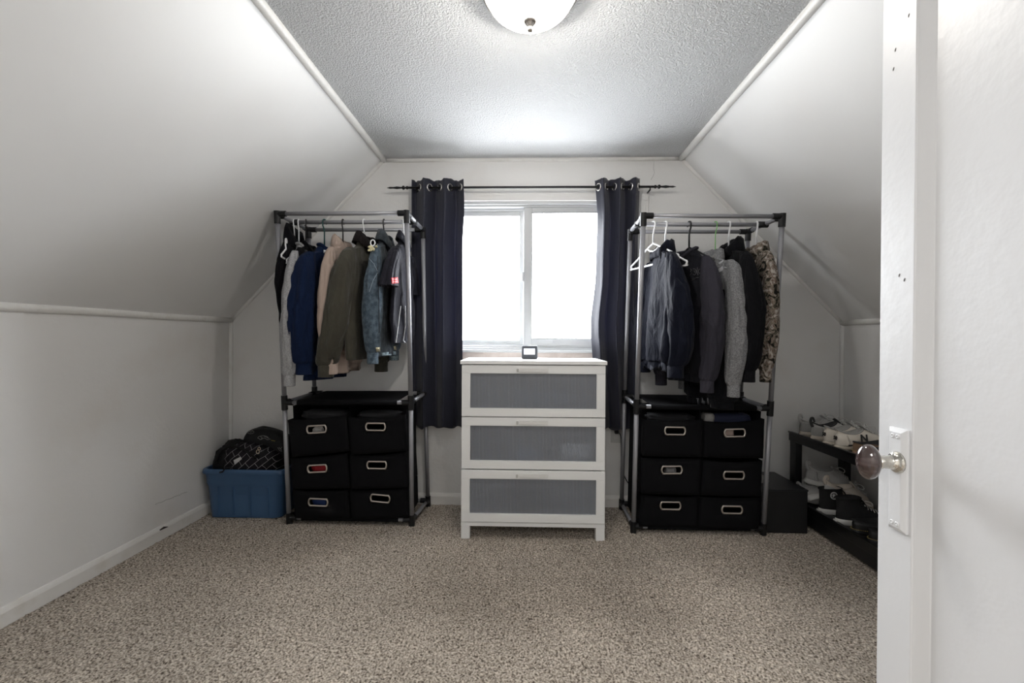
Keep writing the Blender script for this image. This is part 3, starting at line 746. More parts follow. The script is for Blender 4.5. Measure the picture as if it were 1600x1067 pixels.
def garment(name, label, cat, X, Y, Z, psi, m_, front=1, W=.235, L=.66, T=.05, drop=.15, SL=.56, sr=(.062, .046), splay=(0, 0), tsh=0,
            sleeve_m=None, cuff_m=None, cuff=True, hood=False, collar=None, seed=0, split=None, fold=.018, hem=True, shortsleeve=False,
            body_m2=None, near_off=(0, 0), far_off=(0, 0), neckw=.08, lean=0, scoop=.05, collar_m=None, far=True):
    o_ = thing(name, label, cat, (X, Y, Z))
    M = hframe(X, Y, Z-drop, psi); fs = front
    sleeve_m = sleeve_m or m_; cuff_m = cuff_m or sleeve_m
    Lb = L-(.055 if hem else 0)
    ctl = [(-.055, neckw*.8, T*.5, 0), (-.004, neckw*.95, T*.8, .05), (.0, neckw, T*.85, .1), (-.008, neckw*1.4, T*.78, .32), (-.012, W*.80, T*.6, .34),
           (-.022, W*.93, T*.55, .36), (-.05, W*.97, T*.62, .36), (-.14, W*.96, T*.9, .2), (-.3, W*.95, T*1.05, .05), (-L*.62, W*.95, T*1.1, 0), (-L*.84, W*.97, T*1.12, 0),
           (-Lb, W*.92, T*1.05, 0)]
    if hem: ctl += [(-Lb-.008, W*.84, T*.85, 0), (-L, W*.82, T*.82, 0)]
    else: ctl += [(-L, W*.93, T*1.0, 0)]
    rings = []; n = 72
    fine = catmull(ctl, 5)
    for ri, (z0, w_, t_, k) in enumerate(fine):
        ring = []
        for j in range(n):
            th = 2*PI*j/n; c_, s_ = math.cos(th), math.sin(th)
            x = w_*math.copysign(abs(c_)**.9, c_); tt = t_*math.copysign(abs(s_)**.75, s_)
            isneck = max(0, 1-ri/22)
            z = z0-k*abs(x)
            if abs(x) < .12 and isneck > 0: z -= scoop*isneck*(max(0, s_*fs))*(1-abs(x)/.12)**.6
            dz = min(1, max(0, -z0/.45)); d2 = min(1, max(0, -z0/.1))
            f_ = fold*dz*(math.sin(x*30+seed*1.7+2.2*fbm(x*4, z*2.5, seed, 2))+.6*fbm(x*9, z*2.0+seed, 0, 2))
            f_ += .010*d2*fbm(x*8+seed, z*7, 3+seed, 3)+fold*.45*dz*(abs(fbm(x*7+z*2, z*2.2-x*3, seed*2.3, 2))-.25)
            tt += f_+.003*fbm(x*30, z*30, s_*3+seed, 3)
            x += .006*dz*fbm(z*5, seed, s_, 2)
            tt += tsh*(-z0)
            ring.append(M @ Vector((x+lean*(-z0), tt, z)))
        rings.append(ring)
    g = G(); v = [p for r2 in rings for p in r2]; f = []; mi = []
    nh = 5
    for i in range(len(rings)-1):
        for j in range(n):
            k2 = (j+1) % n; f.append((i*n+j, i*n+k2, (i+1)*n+k2, (i+1)*n+j))
            mi.append(1 if split and fine[i][0] < split else 0)
    f.append(tuple(range(n-1, -1, -1))); mi.append(0)
    # inside the hem: fold back up so that the garment is hollow and closed
    inn = [[p+Vector((0, 0, .05)) for p in [rings[-1][j].lerp(M @ Vector((0, 0, fine[-1][0])), .12) for j in range(n)]]]
    b0 = len(v); v += inn[0]; li = (len(rings)-1)*n
    for j in range(n):
        k2 = (j+1) % n; f.append((li+j, li+k2, b0+k2, b0+j)); mi.append(mi[-2] if split else 0)
    f.append(tuple(b0+j for j in range(n))); mi.append(1 if split else 0)
    g.add(v, f); g.mi = mi
    body = g.build('body', [m_, body_m2 or m_], o_)
    if hem:
        rr = [[M @ Vector((W*.835*math.copysign(abs(math.cos(a))**.9, math.cos(a))+lean*(-z), T*.84*math.copysign(abs(math.sin(a))**.75, math.sin(a))+tsh*(-z)+fold*(math.sin(W*.83*math.cos(a)*30+seed*1.7)*.9)+(.0012 if i_ % 2 else 0), z)) for i_, a in enumerate([2*PI*j/n for j in range(n)])] for z in (-Lb-.012, -L+.006)]
    # neckband / collar
    pts = []
    nn = 40
    for j in range(nn):
        th = 2*PI*j/nn; c_, s_ = math.cos(th), math.sin(th)
        x = neckw*1.0*c_; z = .002-.1*abs(x)*.1
        z -= scoop*max(0, s_*fs)*(1-abs(x)/.12)**.6
        pts.append(M @ Vector((x, T*.86*math.copysign(abs(s_)**.75, s_), z)))
    if collar is None and not hood:
        G().tube(pts, .009, 8, closed=True).build('neckband', cuff_m, o_)
    if collar:
        rows = []
        for hz, ex in ((-.012, 1.0), (.02, 1.03), (.045, .98), (.048, 1.1), (.02, 1.32), (-.012, 1.55)):
            row = []
            for j in range(nn):
                th = 2*PI*j/nn; c_, s_ = math.cos(th), math.sin(th)
                x = neckw*c_*ex; z = hz*collar
                z -= (scoop+.01)*max(0, s_*fs)*max(0, (1-abs(neckw*c_)/.12))**.6
                row.append(M @ Vector((x, T*.88*ex*math.copysign(abs(s_)**.8, s_), z+.004*fbm(c_*3, s_*3, seed))))
            rows.append(row)
        G().loft(rows, False, False).build('collar', collar_m or m_, o_, solid=.005)
    if hood:
        rows = []
        prof = [(1.0, -.02, 1), (1.15, .012, 1.0), (1.45, .03*hood, 1), (1.8, .018*hood, 1), (2.0, -.02, 1), (1.9, -.06, 1), (1.5, -.075, 1), (1.1, -.05, 1)]
        for ex, hz, _ in prof:
            row = []
            for j in range(nn):
                th = 2*PI*j/nn; c_, s_ = math.cos(th), math.sin(th)
                bk = .5-.5*s_*fs                                  # 1 at the back of the neck
                e2 = 1+(ex-1)*(.35+.75*bk); x = neckw*c_*(1+(e2-1)*.55)
                y = T*.86*s_*(1+(e2-1)*1.0)
                z = hz*(.4+1.1*bk)-scoop*.8*max(0, s_*fs)+.010*fbm(c_*2.5+seed, s_*2.5, hz*20, 3)
                row.append(M @ Vector((x, y, z)))
            rows.append(row)
        rows.append(rows[0]); G().loft(rows, False, False).build('hood', m_, o_)
    # sleeves
    for sd in (1, -1):
        if sd < 0 and not far: continue
        off = near_off if sd > 0 else far_off; sp = splay[0 if sd > 0 else 1]
        sh = W*.93; z0 = -.05-.28*W
        if shortsleeve:
            path = [(sh*.75, 0, z0+.045, sr[0]*.6, sr[1]*.7), (sh, 0, z0-.005, sr[0]*1.05, sr[1]), (sh+.05+sp*.3, off[0]*.4, z0-.10, sr[0]*1.2, sr[1]*1.1), (sh+.06+sp, off[0], z0-SL, sr[0]*1.45, sr[1]*1.35)]
        else:
            path = [(sh*.80, 0, z0+.055, sr[0]*.35, sr[1]*.35), (sh-.02, 0, z0+.012, sr[0]*.72, sr[1]*.55), (sh+.0+sp*.2, off[0]*.2, z0-SL*.18, sr[0]*.98, sr[1]*.95), (sh+.01+sp*.6, off[0]*.6, z0-SL*.48, sr[0]*1.08, sr[1]*1.18),
                    (sh+.005+sp*.9, off[0]*.9+off[1]*.3, z0-SL*.78, sr[0]*.98, sr[1]*1.0), (sh-.01+sp, off[0]+off[1]*.8, z0-SL*.95, sr[0]*.8, sr[1]*.9), (sh-.01+sp, off[0]+off[1], z0-SL, sr[0]*.62, sr[1]*.66)]
        fp = catmull(path, 14); ns = 44; rings = []
        for i, (x, y, z, ra, rb) in enumerate(fp):
            t = i/len(fp); ring = []
            for j in range(ns):
                th = 2*PI*j/ns; c_, s_ = math.cos(th), math.sin(th)
                wr = 1+.20*fbm(c_*1.5+seed*3+sd, s_*1.5, z*3.5, 3)-.34*max(0, .22-abs(fbm(c_*1.3+seed, s_*1.3+z*1.4, z*2.6+sd, 2)))*min(1, t*3)*2+.05*math.sin(z*62+c_*2.5+s_*2+seed)*min(1, t*2)*max(0, fbm(z*5, c_+seed, sd, 2)+.25)
                ring.append(M @ Vector((sd*(x+ra*c_*wr), y+rb*math.copysign(abs(s_)**.85, s_)*wr, z)))
            rings.append(ring)
        last = rings[-1]; cen = sum(last, Vector())/ns
        if not cuff: rings.append([p.lerp(cen, .18)+Vector((0, 0, .03)) for p in last])
        G().loft(rings).build('sleeve', sleeve_m, o_)
        if cuff:
            x, y, z, ra, rb = fp[-1]; rows = []
            for dz, kk in ((.004, .9), (-.002, 1.0), (-.03, .96), (-.058, .98), (-.062, .95), (-.055, .8), (-.03, .75)):
                rows.append([M @ Vector((sd*(x+ra*kk*math.cos(a)*(1+.03*(i_ % 2))), y+rb*kk*math.sin(a)*(1+.03*(i_ % 2)), z+dz)) for i_, a in enumerate([2*PI*j/36 for j in range(36)])])
            G().loft(rows).build('cuff', cuff_m, o_)
    under(o_); return o_

def cast(objs, pts):
    """where lines of sight through the given picture points meet the surface of a thing: used to lay prints and badges on it"""
    dg = bpy.context.evaluated_depsgraph_get(); dg.update(); trees = []
    for o in objs:
        me = o.evaluated_get(dg).to_mesh(); mw = o.matrix_world
        trees.append(BVHTree.FromPolygons([mw @ v.co for v in me.vertices], [list(p.vertices) for p in me.polygons]))
    out = []
    for x, y in pts:
        best = None; d = ray(x, y).normalized()
        for t in trees:
            h, nrm, i, dist = t.ray_cast(Vector((0, 0, H)), d)
            if h is not None and (best is None or dist < best[1]):
                if nrm.dot(d) > 0: nrm = -nrm
                best = (h, dist, nrm)
        out.append(None if best is None else best[0]+best[2]*.0012)
    return out
def strokes(name, parent, lines, r, m_, objs=None, label=None, flat=.35):
    objs = objs or [c for c in parent.children if c.type == 'MESH']
    g = G(); ok = False
    for ln in lines:
        dense = []
        for a, b in zip(ln, ln[1:]):
            k = max(1, int(math.hypot(b[0]-a[0], b[1]-a[1])/1.2))
            dense += [(a[0]+(b[0]-a[0])*i/k, a[1]+(b[1]-a[1])*i/k) for i in range(k)]
        dense.append(ln[-1]); P = [p for p in cast(objs, dense) if p is not None]
        run = []
        for p in P:
            if run and (p-run[-1]).length > .03:
                if len(run) > 1: g.tube(run, r, 6); ok = True
                run = []
            run.append(p)
        if len(run) > 1: g.tube(run, r, 6); ok = True
    if ok:
        o = g.build(name, m_, parent); o.matrix_parent_inverse = Matrix.Translation(parent.matrix_world.translation).inverted()
        if label: o['label'] = label
        return o
def patch(name, parent, poly, m_, th=.0012, label=None, objs=None, n=8):
    """a thin badge: quad (TL,TR,BR,BL in picture points) laid over the cloth"""
    objs = objs or [c for c in parent.children if c.type == 'MESH']
    pts = []
    for j in range(n+1):
        for i in range(n+1):
            u, v = i/n, j/n
            pts.append(tuple((poly[0][k]*(1-u)+poly[1][k]*u)*(1-v)+(poly[3][k]*(1-u)+poly[2][k]*u)*v for k in (0, 1)))
    P = cast(objs, pts)
    f = []
    for j in range(n):
        for i in range(n):
            q = (j*(n+1)+i, j*(n+1)+i+1, (j+1)*(n+1)+i+1, (j+1)*(n+1)+i)
            if all(P[k] is not None for k in q) and max((P[q[0]]-P[k]).length for k in q) < .03: f.append(q)
    if not f: return
    P = [p if p is not None else Vector((0, 0, 0)) for p in P]
    used = sorted({i for q in f for i in q}); mp = {a: i for i, a in enumerate(used)}
    o = G().add([P[i] for i in used], [tuple(mp[i] for i in q) for q in f]).build(name, m_, parent, solid=th)
    o.matrix_parent_inverse = Matrix.Translation(parent.matrix_world.translation).inverted()
    if label: o['label'] = label
    return o

def rodat(rp, px):
    a, b = rp; p = at(px, 342, Y=a.y); t = (p.x-a.x)/(b.x-a.x); return a.lerp(b, t)
R_ = math.radians
black_c = cloth('black_fleece', (.006, .006, .0075)); heather = cloth('grey_heather', (.38, .38, .385), (.27, .27, .275), ns=160, lo=.4, hi=.6)
navy_c = cloth('navy_fleece', (.0065, .014, .042)); beige_c = cloth('beige_fleece', (.42, .33, .28)); olive_c = cloth('olive_canvas', (.060, .056, .043), (.05, .046, .036), ns=12, sheen=.15)
corduroy = cloth('dark_corduroy', (.014, .011, .011), bump=.5, bs=120)
denim = cloth('washed_denim', (.10, .135, .17), (.05, .072, .095), ns=45, lo=.38, hi=.62, sheen=.1, bump=.5, bs=200)
denim_d = cloth('grey_denim', (.06, .072, .085), (.035, .042, .05), ns=30, sheen=.1)
work_c = cloth('charcoal_twill', (.019, .019, .027), (.015, .015, .021), ns=20, rough=.6)

# left rack ---------------------------------------------------------------
def hang(rp, px, dy=0): p = rodat(rp, px); return p.x, p.y, p.z
x, y, z = hang(rodL, 460)
hanger('white plastic hanger leftmost on the left rack, under the black hoodie', x, y, z, R_(6), PLW, hw=.17, drop=0.1)
k1 = garment('hoodie', 'slumped black hoodie leftmost on the left rack', 'hoodie', x+.018, y-.02, z, R_(4), black_c, L=.56, drop=.10, SL=.36, sr=(.045, .032), W=.165, T=.026, hood=1.8, seed=1, neckw=.085, far=False)
_p = at(447, 377, Y=2.52)
hanger('small white hanger caught on the slumped black hoodie', _p.x, _p.y, _p.z, R_(15), PLW, hw=.10, r=.0045, drop=.03, hs=.9)
x, y, z = hang(rodL, 467)
hanger('white plastic hanger holding the heather grey sweatshirt', x, y, z, R_(10), PLW, drop=0.145)
k2 = garment('sweatshirt', 'heather grey crewneck sweatshirt with long hanging sleeve on the left rack', 'sweatshirt', x+.028, y-.01, z, R_(14), heather, L=.66, drop=.145, SL=.635, sr=(.052, .046), W=.235, T=.032, seed=2, near_off=(-.01, -.01))
x, y, z = hang(rodL, 478)
hanger('black hanger between the grey and the navy sweatshirts', x, y, z, R_(24), PLB, hw=.19, drop=0.13)
k2b = garment('shirt', 'black shirt squeezed between the grey and navy sweatshirts', 'shirt', x+.012, y+.02, z, R_(6), black_c, L=.6, drop=.13, SL=.45, W=.18, T=.022, seed=12, fold=.008, far=False)
x, y, z = hang(rodL, 507)
hanger('dark green hanger holding the navy sweatshirt', x, y, z, R_(-18), PLG, drop=0.15)
k3 = garment('sweatshirt', 'navy crewneck sweatshirt with small white logo on the left rack', 'sweatshirt', x+.03, y-.0, z, R_(-10), navy_c, L=.78, drop=.15, SL=.565, sr=(.078, .066), W=.24, T=.045, seed=3, scoop=.065, near_off=(-.01, -.0), neckw=.09)
x, y, z = hang(rodL, 536)
hanger('black hanger holding the beige hoodie', x, y, z, R_(2), PLB, drop=0.125)
k4 = garment('hoodie', 'beige hoodie between the navy sweatshirt and the olive jacket', 'hoodie', x+.005, y-.0, z, R_(1), beige_c, L=.77, drop=.125, SL=.59, sr=(.056, .046), W=.23, T=.036, hood=1.0, seed=4, near_off=(-.005, .02))
x, y, z = hang(rodL, 569)
hanger('white hanger holding the olive jacket', x, y, z, R_(-8), PLW, drop=0.125)
k5 = garment('jacket', 'olive canvas work jacket with dark corduroy collar on the left rack', 'jacket', x+.012, y-.0, z, R_(-6), olive_c, L=.68, drop=.125, SL=.60, sr=(.072, .062), W=.25, T=.042, collar=1.1, collar_m=corduroy, seed=5, near_off=(-.075, -.05), hem=False, fold=.012)
x, y, z = hang(rodL, 600)
hanger('black hanger holding the denim jacket', x, y, z, R_(2), PLB, drop=0.115)
k6 = garment('jacket', 'washed blue denim jacket with frayed hem on the left rack', 'jacket', x+.01, y-.0, z, R_(2), denim_d, L=.67, drop=.115, SL=.54, sr=(.054, .046), W=.235, T=.036, collar=1.1, collar_m=denim_d, sleeve_m=denim, cuff_m=denim, seed=6, near_off=(-.012, .0), hem=False, fold=.014)
x, y, z = hang(rodL, 631)
hanger('white hanger rightmost on the left rack, in the charcoal work shirt', x, y, z, R_(2), PLW, drop=0.11)
k7 = garment('shirt', 'charcoal short sleeve work shirt with red patch, rightmost on the left rack', 'shirt', x+.0, y-.0, z, R_(2), work_c, L=.60, drop=.11, SL=.19, sr=(.05, .034), W=.225, T=.026, collar=.8, seed=7, hem=False, shortsleeve=True, cuff=False, near_off=(-.02, 0), fold=.01)

# right rack --------------------------------------------------------------
navy2 = cloth('navy_jersey', (.006, .0075, .0155), (.0045, .0055, .012), ns=10, rough=.62, sheen=.05); charc = cloth('charcoal_fleece', (.0125, .0125, .0165)); charc_s = cloth('faded_charcoal_fleece', (.036, .034, .044))
heat2 = cloth('dark_heather', (.25, .25, .255), (.15, .15, .155), ns=160, lo=.4, hi=.6)
def camo():
    m = cloth('camouflage', (.20, .17, .14)); nt = m.node_tree; N = nt.nodes; p = N['Principled BSDF']
    tc = N.new('ShaderNodeTexCoord'); n = N.new('ShaderNodeTexNoise'); n.inputs['Scale'].default_value = 26; n.inputs['Detail'].default_value = 4; n.inputs['Distortion'].default_value = 1.6
    nt.links.new(tc.outputs['Object'], n.inputs['Vector']); cr = N.new('ShaderNodeValToRGB'); e = cr.color_ramp.elements
    e[0].position = .36; e[0].color = (.012, .011, .010, 1); e[1].position = .66; e[1].color = (.42, .38, .34, 1)
    for pos, c in ((.44, (.06, .055, .04, 1)), (.49, (.26, .22, .18, 1)), (.53, (.09, .05, .035, 1)), (.58, (.30, .27, .24, 1))):
        k = e.new(pos); k.color = c
    nt.links.new(n.outputs[0], cr.inputs[0]); nt.links.new(cr.outputs[0], p.inputs['Base Color']); return m
camo_m = camo()
x, y, z = hang(rodR, 1021)
hanger('empty white plastic hanger on the right rack', x, y, z, R_(22), PLW, r=.0055, hw=.205, notch=True)
x, y, z = hang(rodR, 1040)
hanger('white plastic hanger holding the navy hoodie on the right rack', x, y, z, R_(14), PLW, r=.0055, notch=True, drop=0.13)
q1 = garment('hoodie', 'dark navy hoodie with drawstrings leftmost on the right rack', 'hoodie', x-.03, y-.0, z, R_(1), navy2, front=-1, L=.70, drop=.13, SL=.55, sr=(.072, .062), W=.235, T=.045, hood=.7, seed=21, near_off=(.055, -.035), far_off=(-.03, 0), fold=.024)
x, y, z = hang(rodR, 1077)
hanger('black plastic hanger holding the charcoal sweatshirt', x, y, z, R_(16), PLB, r=.0055, notch=True, drop=0.118)
q2 = garment('sweatshirt', 'charcoal crewneck sweatshirt with faded sleeve and chest print on the right rack', 'sweatshirt', x-.026, y-.0, z, R_(21), charc, front=-1, L=.74, drop=.15, SL=.61, sr=(.056, .052), W=.225, T=.036, seed=22, sleeve_m=charc_s, near_off=(.0, -.015), neckw=.092, scoop=.045)
x, y, z = hang(rodR, 1118)
hanger('light green wire hanger holding the grey and black hoodie', x, y, z, R_(12), PLL, r=.0028, drop=0.17)
q3 = garment('hoodie', 'grey heather hoodie with black lower body and silver chest print on the right rack', 'hoodie', x-.042, y-.0, z, R_(18), heat2, front=-1, L=.86, drop=.17, SL=.61, sr=(.054, .046), W=.23, T=.032, hood=.6, seed=23, split=-.19, body_m2=black_c, near_off=(.0, .0))
x, y, z = hang(rodR, 1139)
hanger('white plastic hanger holding the black hoodie on the right rack', x, y, z, R_(6), PLW, r=.005, drop=0.125)
q4 = garment('hoodie', 'plain black hoodie beside the camouflage jacket', 'hoodie', x-.002, y-.0, z, R_(1), black_c, front=-1, L=.70, drop=.125, SL=.57, sr=(.06, .05), W=.24, T=.042, hood=1.1, seed=24, near_off=(.03, -.02))
x, y, z = hang(rodR, 1182)
hanger('white plastic hanger rightmost on the right rack, in the camouflage jacket', x, y, z, R_(-4), PLW, r=.005, drop=0.125)
q5 = garment('jacket', 'brown camouflage jacket rightmost on the right rack', 'jacket', x-.015, y-.0, z, R_(-4), camo_m, front=-1, L=.66, drop=.125, SL=.58, sr=(.052, .042), W=.21, T=.04, hood=.4, seed=25, near_off=(-.0, -.01), fold=.02)
bpy.context.view_layer.update()

# prints, badges, buttons
ink = mat('grey_print', (.12, .12, .125), .6); silver = mat('silver_print', (.5, .5, .52), .4); whp = mat('white_print', (.8, .8, .82), .6)
patch('logo_patch', k3, [(505.5, 390.5), (509.5, 391), (509.5, 396), (505.5, 395)], whp, label='tiny white logo')
patch('badge', k7, [(611, 434), (621, 433), (622, 442), (612, 443.5)], mat('red_patch', (.5, .02, .03), .6), th=.003, label='red rectangular patch')
strokes('badge_print', k7, [[(613, 436.5), (615, 436), (617, 436.8), (619.5, 436)], [(613, 440.5), (616, 439.8), (620, 440)]], .0009, whp)
strokes('chest_print', q2, [[(1079, 420), (1081, 422), (1079, 424), (1081, 427), (1079, 429)], [(1083, 420), (1086, 420), (1088, 423), (1088, 427), (1085, 430), (1083, 428)],
        [(1085, 423), (1086, 426)], [(1090, 418), (1089, 424), (1091, 430)], [(1093, 420), (1091, 424), (1093.5, 428)], [(1079.5, 435), (1085, 434.5), (1092, 433.5)], [(1081, 437.5), (1086, 436)]], .0014, ink, label='faded grey chest lettering')
patch('chest_print', q3, [(1122.5, 411), (1130.5, 406), (1129.5, 409), (1125, 413)], silver, label='silver angular lettering')
patch('chest_print', q3, [(1122, 421), (1129, 416), (1129.5, 423), (1122.5, 426)], silver)
strokes('chest_print', q3, [[(1131, 418.5), (1135.5, 418.3)]], .003, silver)
strokes('drawstring', q1, [[(1034, 383), (1033, 392), (1032, 404)], [(1041, 383), (1041, 392), (1040, 402)]], .0028, black_c)
strokes('seam', k6, [[(596, 424), (602, 425.5), (609, 428)], [(590, 400), (590, 430), (592, 470), (592, 520)]], .0022, mat('seam_dark', (.008, .01, .014), .8))
strokes('seam', k6, [[(577, 404), (584, 412), (590, 424)], [(590, 426), (583, 438), (577, 456)]], .0018, mat('seam_pale', (.25, .3, .36), .8))
brass = mat('brass_button', (.62, .55, .38), .35, metal=.8)
patch('button', k6, [(587, 543), (593, 542), (593.5, 549), (588, 549.5)], brass, th=.004, n=3)
patch('button', k6, [(615, 541), (620, 540), (621, 547), (616, 547)], brass, th=.004, n=3)
patch('frayed_hem', k6, [(596, 551), (625, 548), (625, 562), (597, 564)], mat('frayed_denim', (.33, .42, .47), .9, col2=(.12, .17, .20), nscale=90), th=.004, label='pale frayed hem strip')
strokes('piping', k7, [[(626, 478), (622, 510), (618, 538)], [(633, 478), (633, 510), (630, 532), (638, 540)]], .0022, whp, label='white piping')
strokes('piping', k5, [[(513, 560), (523, 561), (530, 561)]], .0015, mat('olive_dark', (.02, .018, .014), .8))

# gold coloured charm cluster pinned to the denim shoulder
def charms():
    P = cast([c for c in k6.children], [(584, 389)])[0]
    if P is None: P = Vector((-.9, 2.6, 1.63))
    o = thing('key_charm', 'pale gold charm cluster clipped on the denim jacket shoulder', 'charm', P)
    gm = mat('pale_gold', (.72, .66, .42), .35, metal=.4)
    P = P+Vector((0, -.012, 0))
    G().tube([P+Vector((.012*math.cos(a), -.002, .03+.016*math.sin(a))) for a in [2*PI*k/16 for k in range(16)]], .0035, 8, closed=True).build('ring', PLW, o)
    for i in range(9):
        q = P+Vector((random.uniform(-.022, .022), random.uniform(-.008, .002), random.uniform(-.03, .014)))
        pr = [(.001, -.007), (.006, -.004), (.0085, 0), (.006, .004), (.001, .007)]
        M = Matrix.Translation(q) @ Matrix.Rotation(random.random()*3, 4, 'X')@Matrix.Rotation(random.random()*3, 4, 'Y')@Matrix.Diagonal((1, .6, 1.4, 1))
        G().lathe(pr, M, 8).build('charm', gm, o)
    under(o)
charms()

# ---------------------------------------------------------------- blue tote with bags
blue_t = mat('tote_blue', (.042, .098, .20), .42, bump=.06, bscale=80)
def srect(cx, cy_, hx, hy, r, z, n=7):
    return [Vector((cx+x, cy_+y, z)) for x, y in rrect(0, 0, hx, hy, r, n)]
BX, BY = -1.722, 2.868
tt = thing('storage_tote', 'open blue plastic storage tote with black bags in it by the left wall', 'storage tote', (BX, BY, 0))
g = G()
prof = [(.215, .110, .0), (.225, .118, .004), (.238, .128, .19), (.243, .133, .205), (.2445, .135, .212), (.2475, .138, .262), (.2515, .142, .272), (.2515, .142, .2765)]
rings = [srect(BX, BY, a, b, .045, z) for a, b, z in prof]
rings += [srect(BX, BY, a, b, .045, z) for a, b, z in [(.261, .149, .278), (.263, .151, .284), (.261, .149, .302), (.257, .146, .306), (.246, .137, .306), (.243, .134, .300), (.238, .13, .25), (.225, .12, .012)]]
g.loft(rings)
g.build('tub', blue_t, tt, angle=.5)
g = G()
for u in (-.155, -.062, .045, .155):
    y0 = BY-.1235; y1 = BY-.1335
    g.loft([[Vector((BX+u-.004, y0+.004, .02)), Vector((BX+u+.004, y0+.004, .02)), Vector((BX+u, y0-.004, .02))], [Vector((BX+u-.004, y1+.004, .20)), Vector((BX+u+.004, y1+.004, .20)), Vector((BX+u, y1-.002, .20))]])
g.build('rib', blue_t, tt, smooth=False)
under(tt)

def blob(name, parent, c, s, rot, m_, seed, amp=.08, fr=2.2, p_=.75, sub=5):
    bm = bmesh.new(); bmesh.ops.create_icosphere(bm, subdivisions=sub, radius=1)
    M = Matrix.Translation(c) @ Matrix.Rotation(rot[2], 4, 'Z') @ Matrix.Rotation(rot[1], 4, 'Y') @ Matrix.Rotation(rot[0], 4, 'X')
    for v in bm.verts:
        p = v.co.copy(); q = Vector([math.copysign(abs(t)**p_, t) for t in p])
        r = 1+amp*noise.fractal(p*fr+Vector((seed, 0, 0)), 1, 2, 4)
        v.co = M @ (Vector((q.x*s[0], q.y*s[1], q.z*s[2]))*r)
    me = bpy.data.meshes.new(name); bm.to_mesh(me); bm.free(); me.materials.append(m_)
    me.polygons.foreach_set('use_smooth', [True]*len(me.polygons))
    o = bpy.data.objects.new(name, me); C.objects.link(o); o.parent = parent; return o
nyl = mat('black_nylon', (.005, .005, .006), .6, bump=.2, bscale=250, spec=.25)
def printed():
    m = mat('printed_nylon', (.009, .008, .011), .6, spec=.2); nt = m.node_tree; N = nt.nodes; p = N['Principled BSDF']
    tc = N.new('ShaderNodeTexCoord'); mp = N.new('ShaderNodeMapping'); mp.inputs['Rotation'].default_value = (PI/2, 0, 0)
    mp2 = N.new('ShaderNodeMapping'); mp2.inputs['Rotation'].default_value = (0, 0, R_(40)); nt.links.new(mp.outputs[0], mp2.inputs[0])
    nz = N.new('ShaderNodeTexNoise'); nz.inputs['Scale'].default_value = 7
    mx0 = N.new('ShaderNodeMix'); mx0.data_type = 'RGBA'; mx0.inputs[0].default_value = .03
    nt.links.new(tc.outputs['Object'], nz.inputs[0]); nt.links.new(tc.outputs['Object'], mx0.inputs[6]); nt.links.new(nz.outputs[1], mx0.inputs[7])
    nt.links.new(mx0.outputs[2], mp.inputs[0])
    b = N.new('ShaderNodeTexBrick'); b.inputs['Scale'].default_value = 9.5; b.inputs['Mortar Size'].default_value = .012; b.inputs['Mortar Smooth'].default_value = 0
    b.inputs['Color1'].default_value = (.005, .005, .007, 1); b.inputs['Color2'].default_value = (.008, .006, .010, 1); b.inputs['Mortar'].default_value = (.25, .24, .25, 1)
    b.offset = .37; b.inputs['Brick Width'].default_value = .62; b.inputs['Row Height'].default_value = .34
    nt.links.new(mp2.outputs[0], b.inputs[0]); nt.links.new(b.outputs[0], p.inputs['Base Color']); return m
prt = printed()
bp = thing('gym_bag', 'black gym bag with white emblems rising from the blue tote', 'bag', (-1.66, 2.90, .2))
bb1 = blob('bag_body', bp, (-1.665, 2.905, .385), (.165, .085, .14), (0, R_(14), 0), nyl, 3, amp=.05)
under(bp)
bk = thing('backpack', 'black backpack with white line pattern lying in the blue tote', 'backpack', (-1.75, 2.83, .2))
bb2 = blob('pack_body', bk, (-1.715, 2.835, .325), (.185, .085, .12), (0, R_(8), 0), prt, 5, amp=.07)
blob('pack_top', bk, (-1.84, 2.855, .375), (.07, .06, .09), (0, R_(-20), 0), nyl, 9, amp=.12, sub=4)
blob('pack_pocket', bk, (-1.90, 2.83, .33), (.055, .06, .09), (0, R_(10), 0), nyl, 15, amp=.1, sub=4)
sp_ = catmull([at(x, y, Y=yy) for x, y, yy in ((337, 722, 2.74), (345, 705, 2.74), (362, 697, 2.76), (382, 703, 2.75), (400, 716, 2.74))], 8)
G().tube([Vector(p) for p in sp_], .011, 8, flat=.5).build('shoulder_strap', nyl, bk)
tl = [at(x, y, Y=2.70) for x, y in ((352, 731), (348, 737), (343, 738))]
G().tube([at(362, 730, Y=2.72)]+tl, .006, 8, flat=.4).build('strap_tail', nyl, bk)
under(bk)
bpy.context.view_layer.update()
emb = mat('emblem_white', (.5, .5, .5), .6); embg = mat('emblem_grey', (.26, .26, .25), .6)
def ell(cx, cy_, rx, ry, n=16, a0=0, a1=2*PI): return [(cx+rx*math.cos(a0+(a1-a0)*i/n), cy_+ry*math.sin(a0+(a1-a0)*i/n)) for i in range(n+1)]
strokes('emblem', bp, [ell(391.5, 675, 5.5, 2.8), [(388, 676), (390, 673.5), (392, 675.5), (395, 673.5)]], .0012, embg, label='round white emblem')
strokes('emblem', bp, [ell(411, 684, 8, 3.2, a0=PI*.9, a1=PI*2.1), [(403, 684), (407, 687), (413, 684), (418, 687), (423, 686)], [(412, 681), (416, 683), (421, 685)], [(407, 682), (410, 684), (408, 686)]], .0014, embg, label='white wing shaped emblem')
strokes('emblem', bp, [[(424, 688), (427, 688.5), (430, 689)]], .0014, mat('emblem_yellow', (.45, .38, .06), .6), label='yellow lettering beside the wing emblem')
strokes('emblem', bp, [[(434, 699), (437, 704), (441, 705)], [(436, 699), (440, 703)], [(441, 698), (438, 702)]], .0013, embg)
patch('reflective_tab', bk, [(365, 719), (376, 713.5), (378, 717), (367, 726)], emb, th=.002, label='pale grey reflective tab')
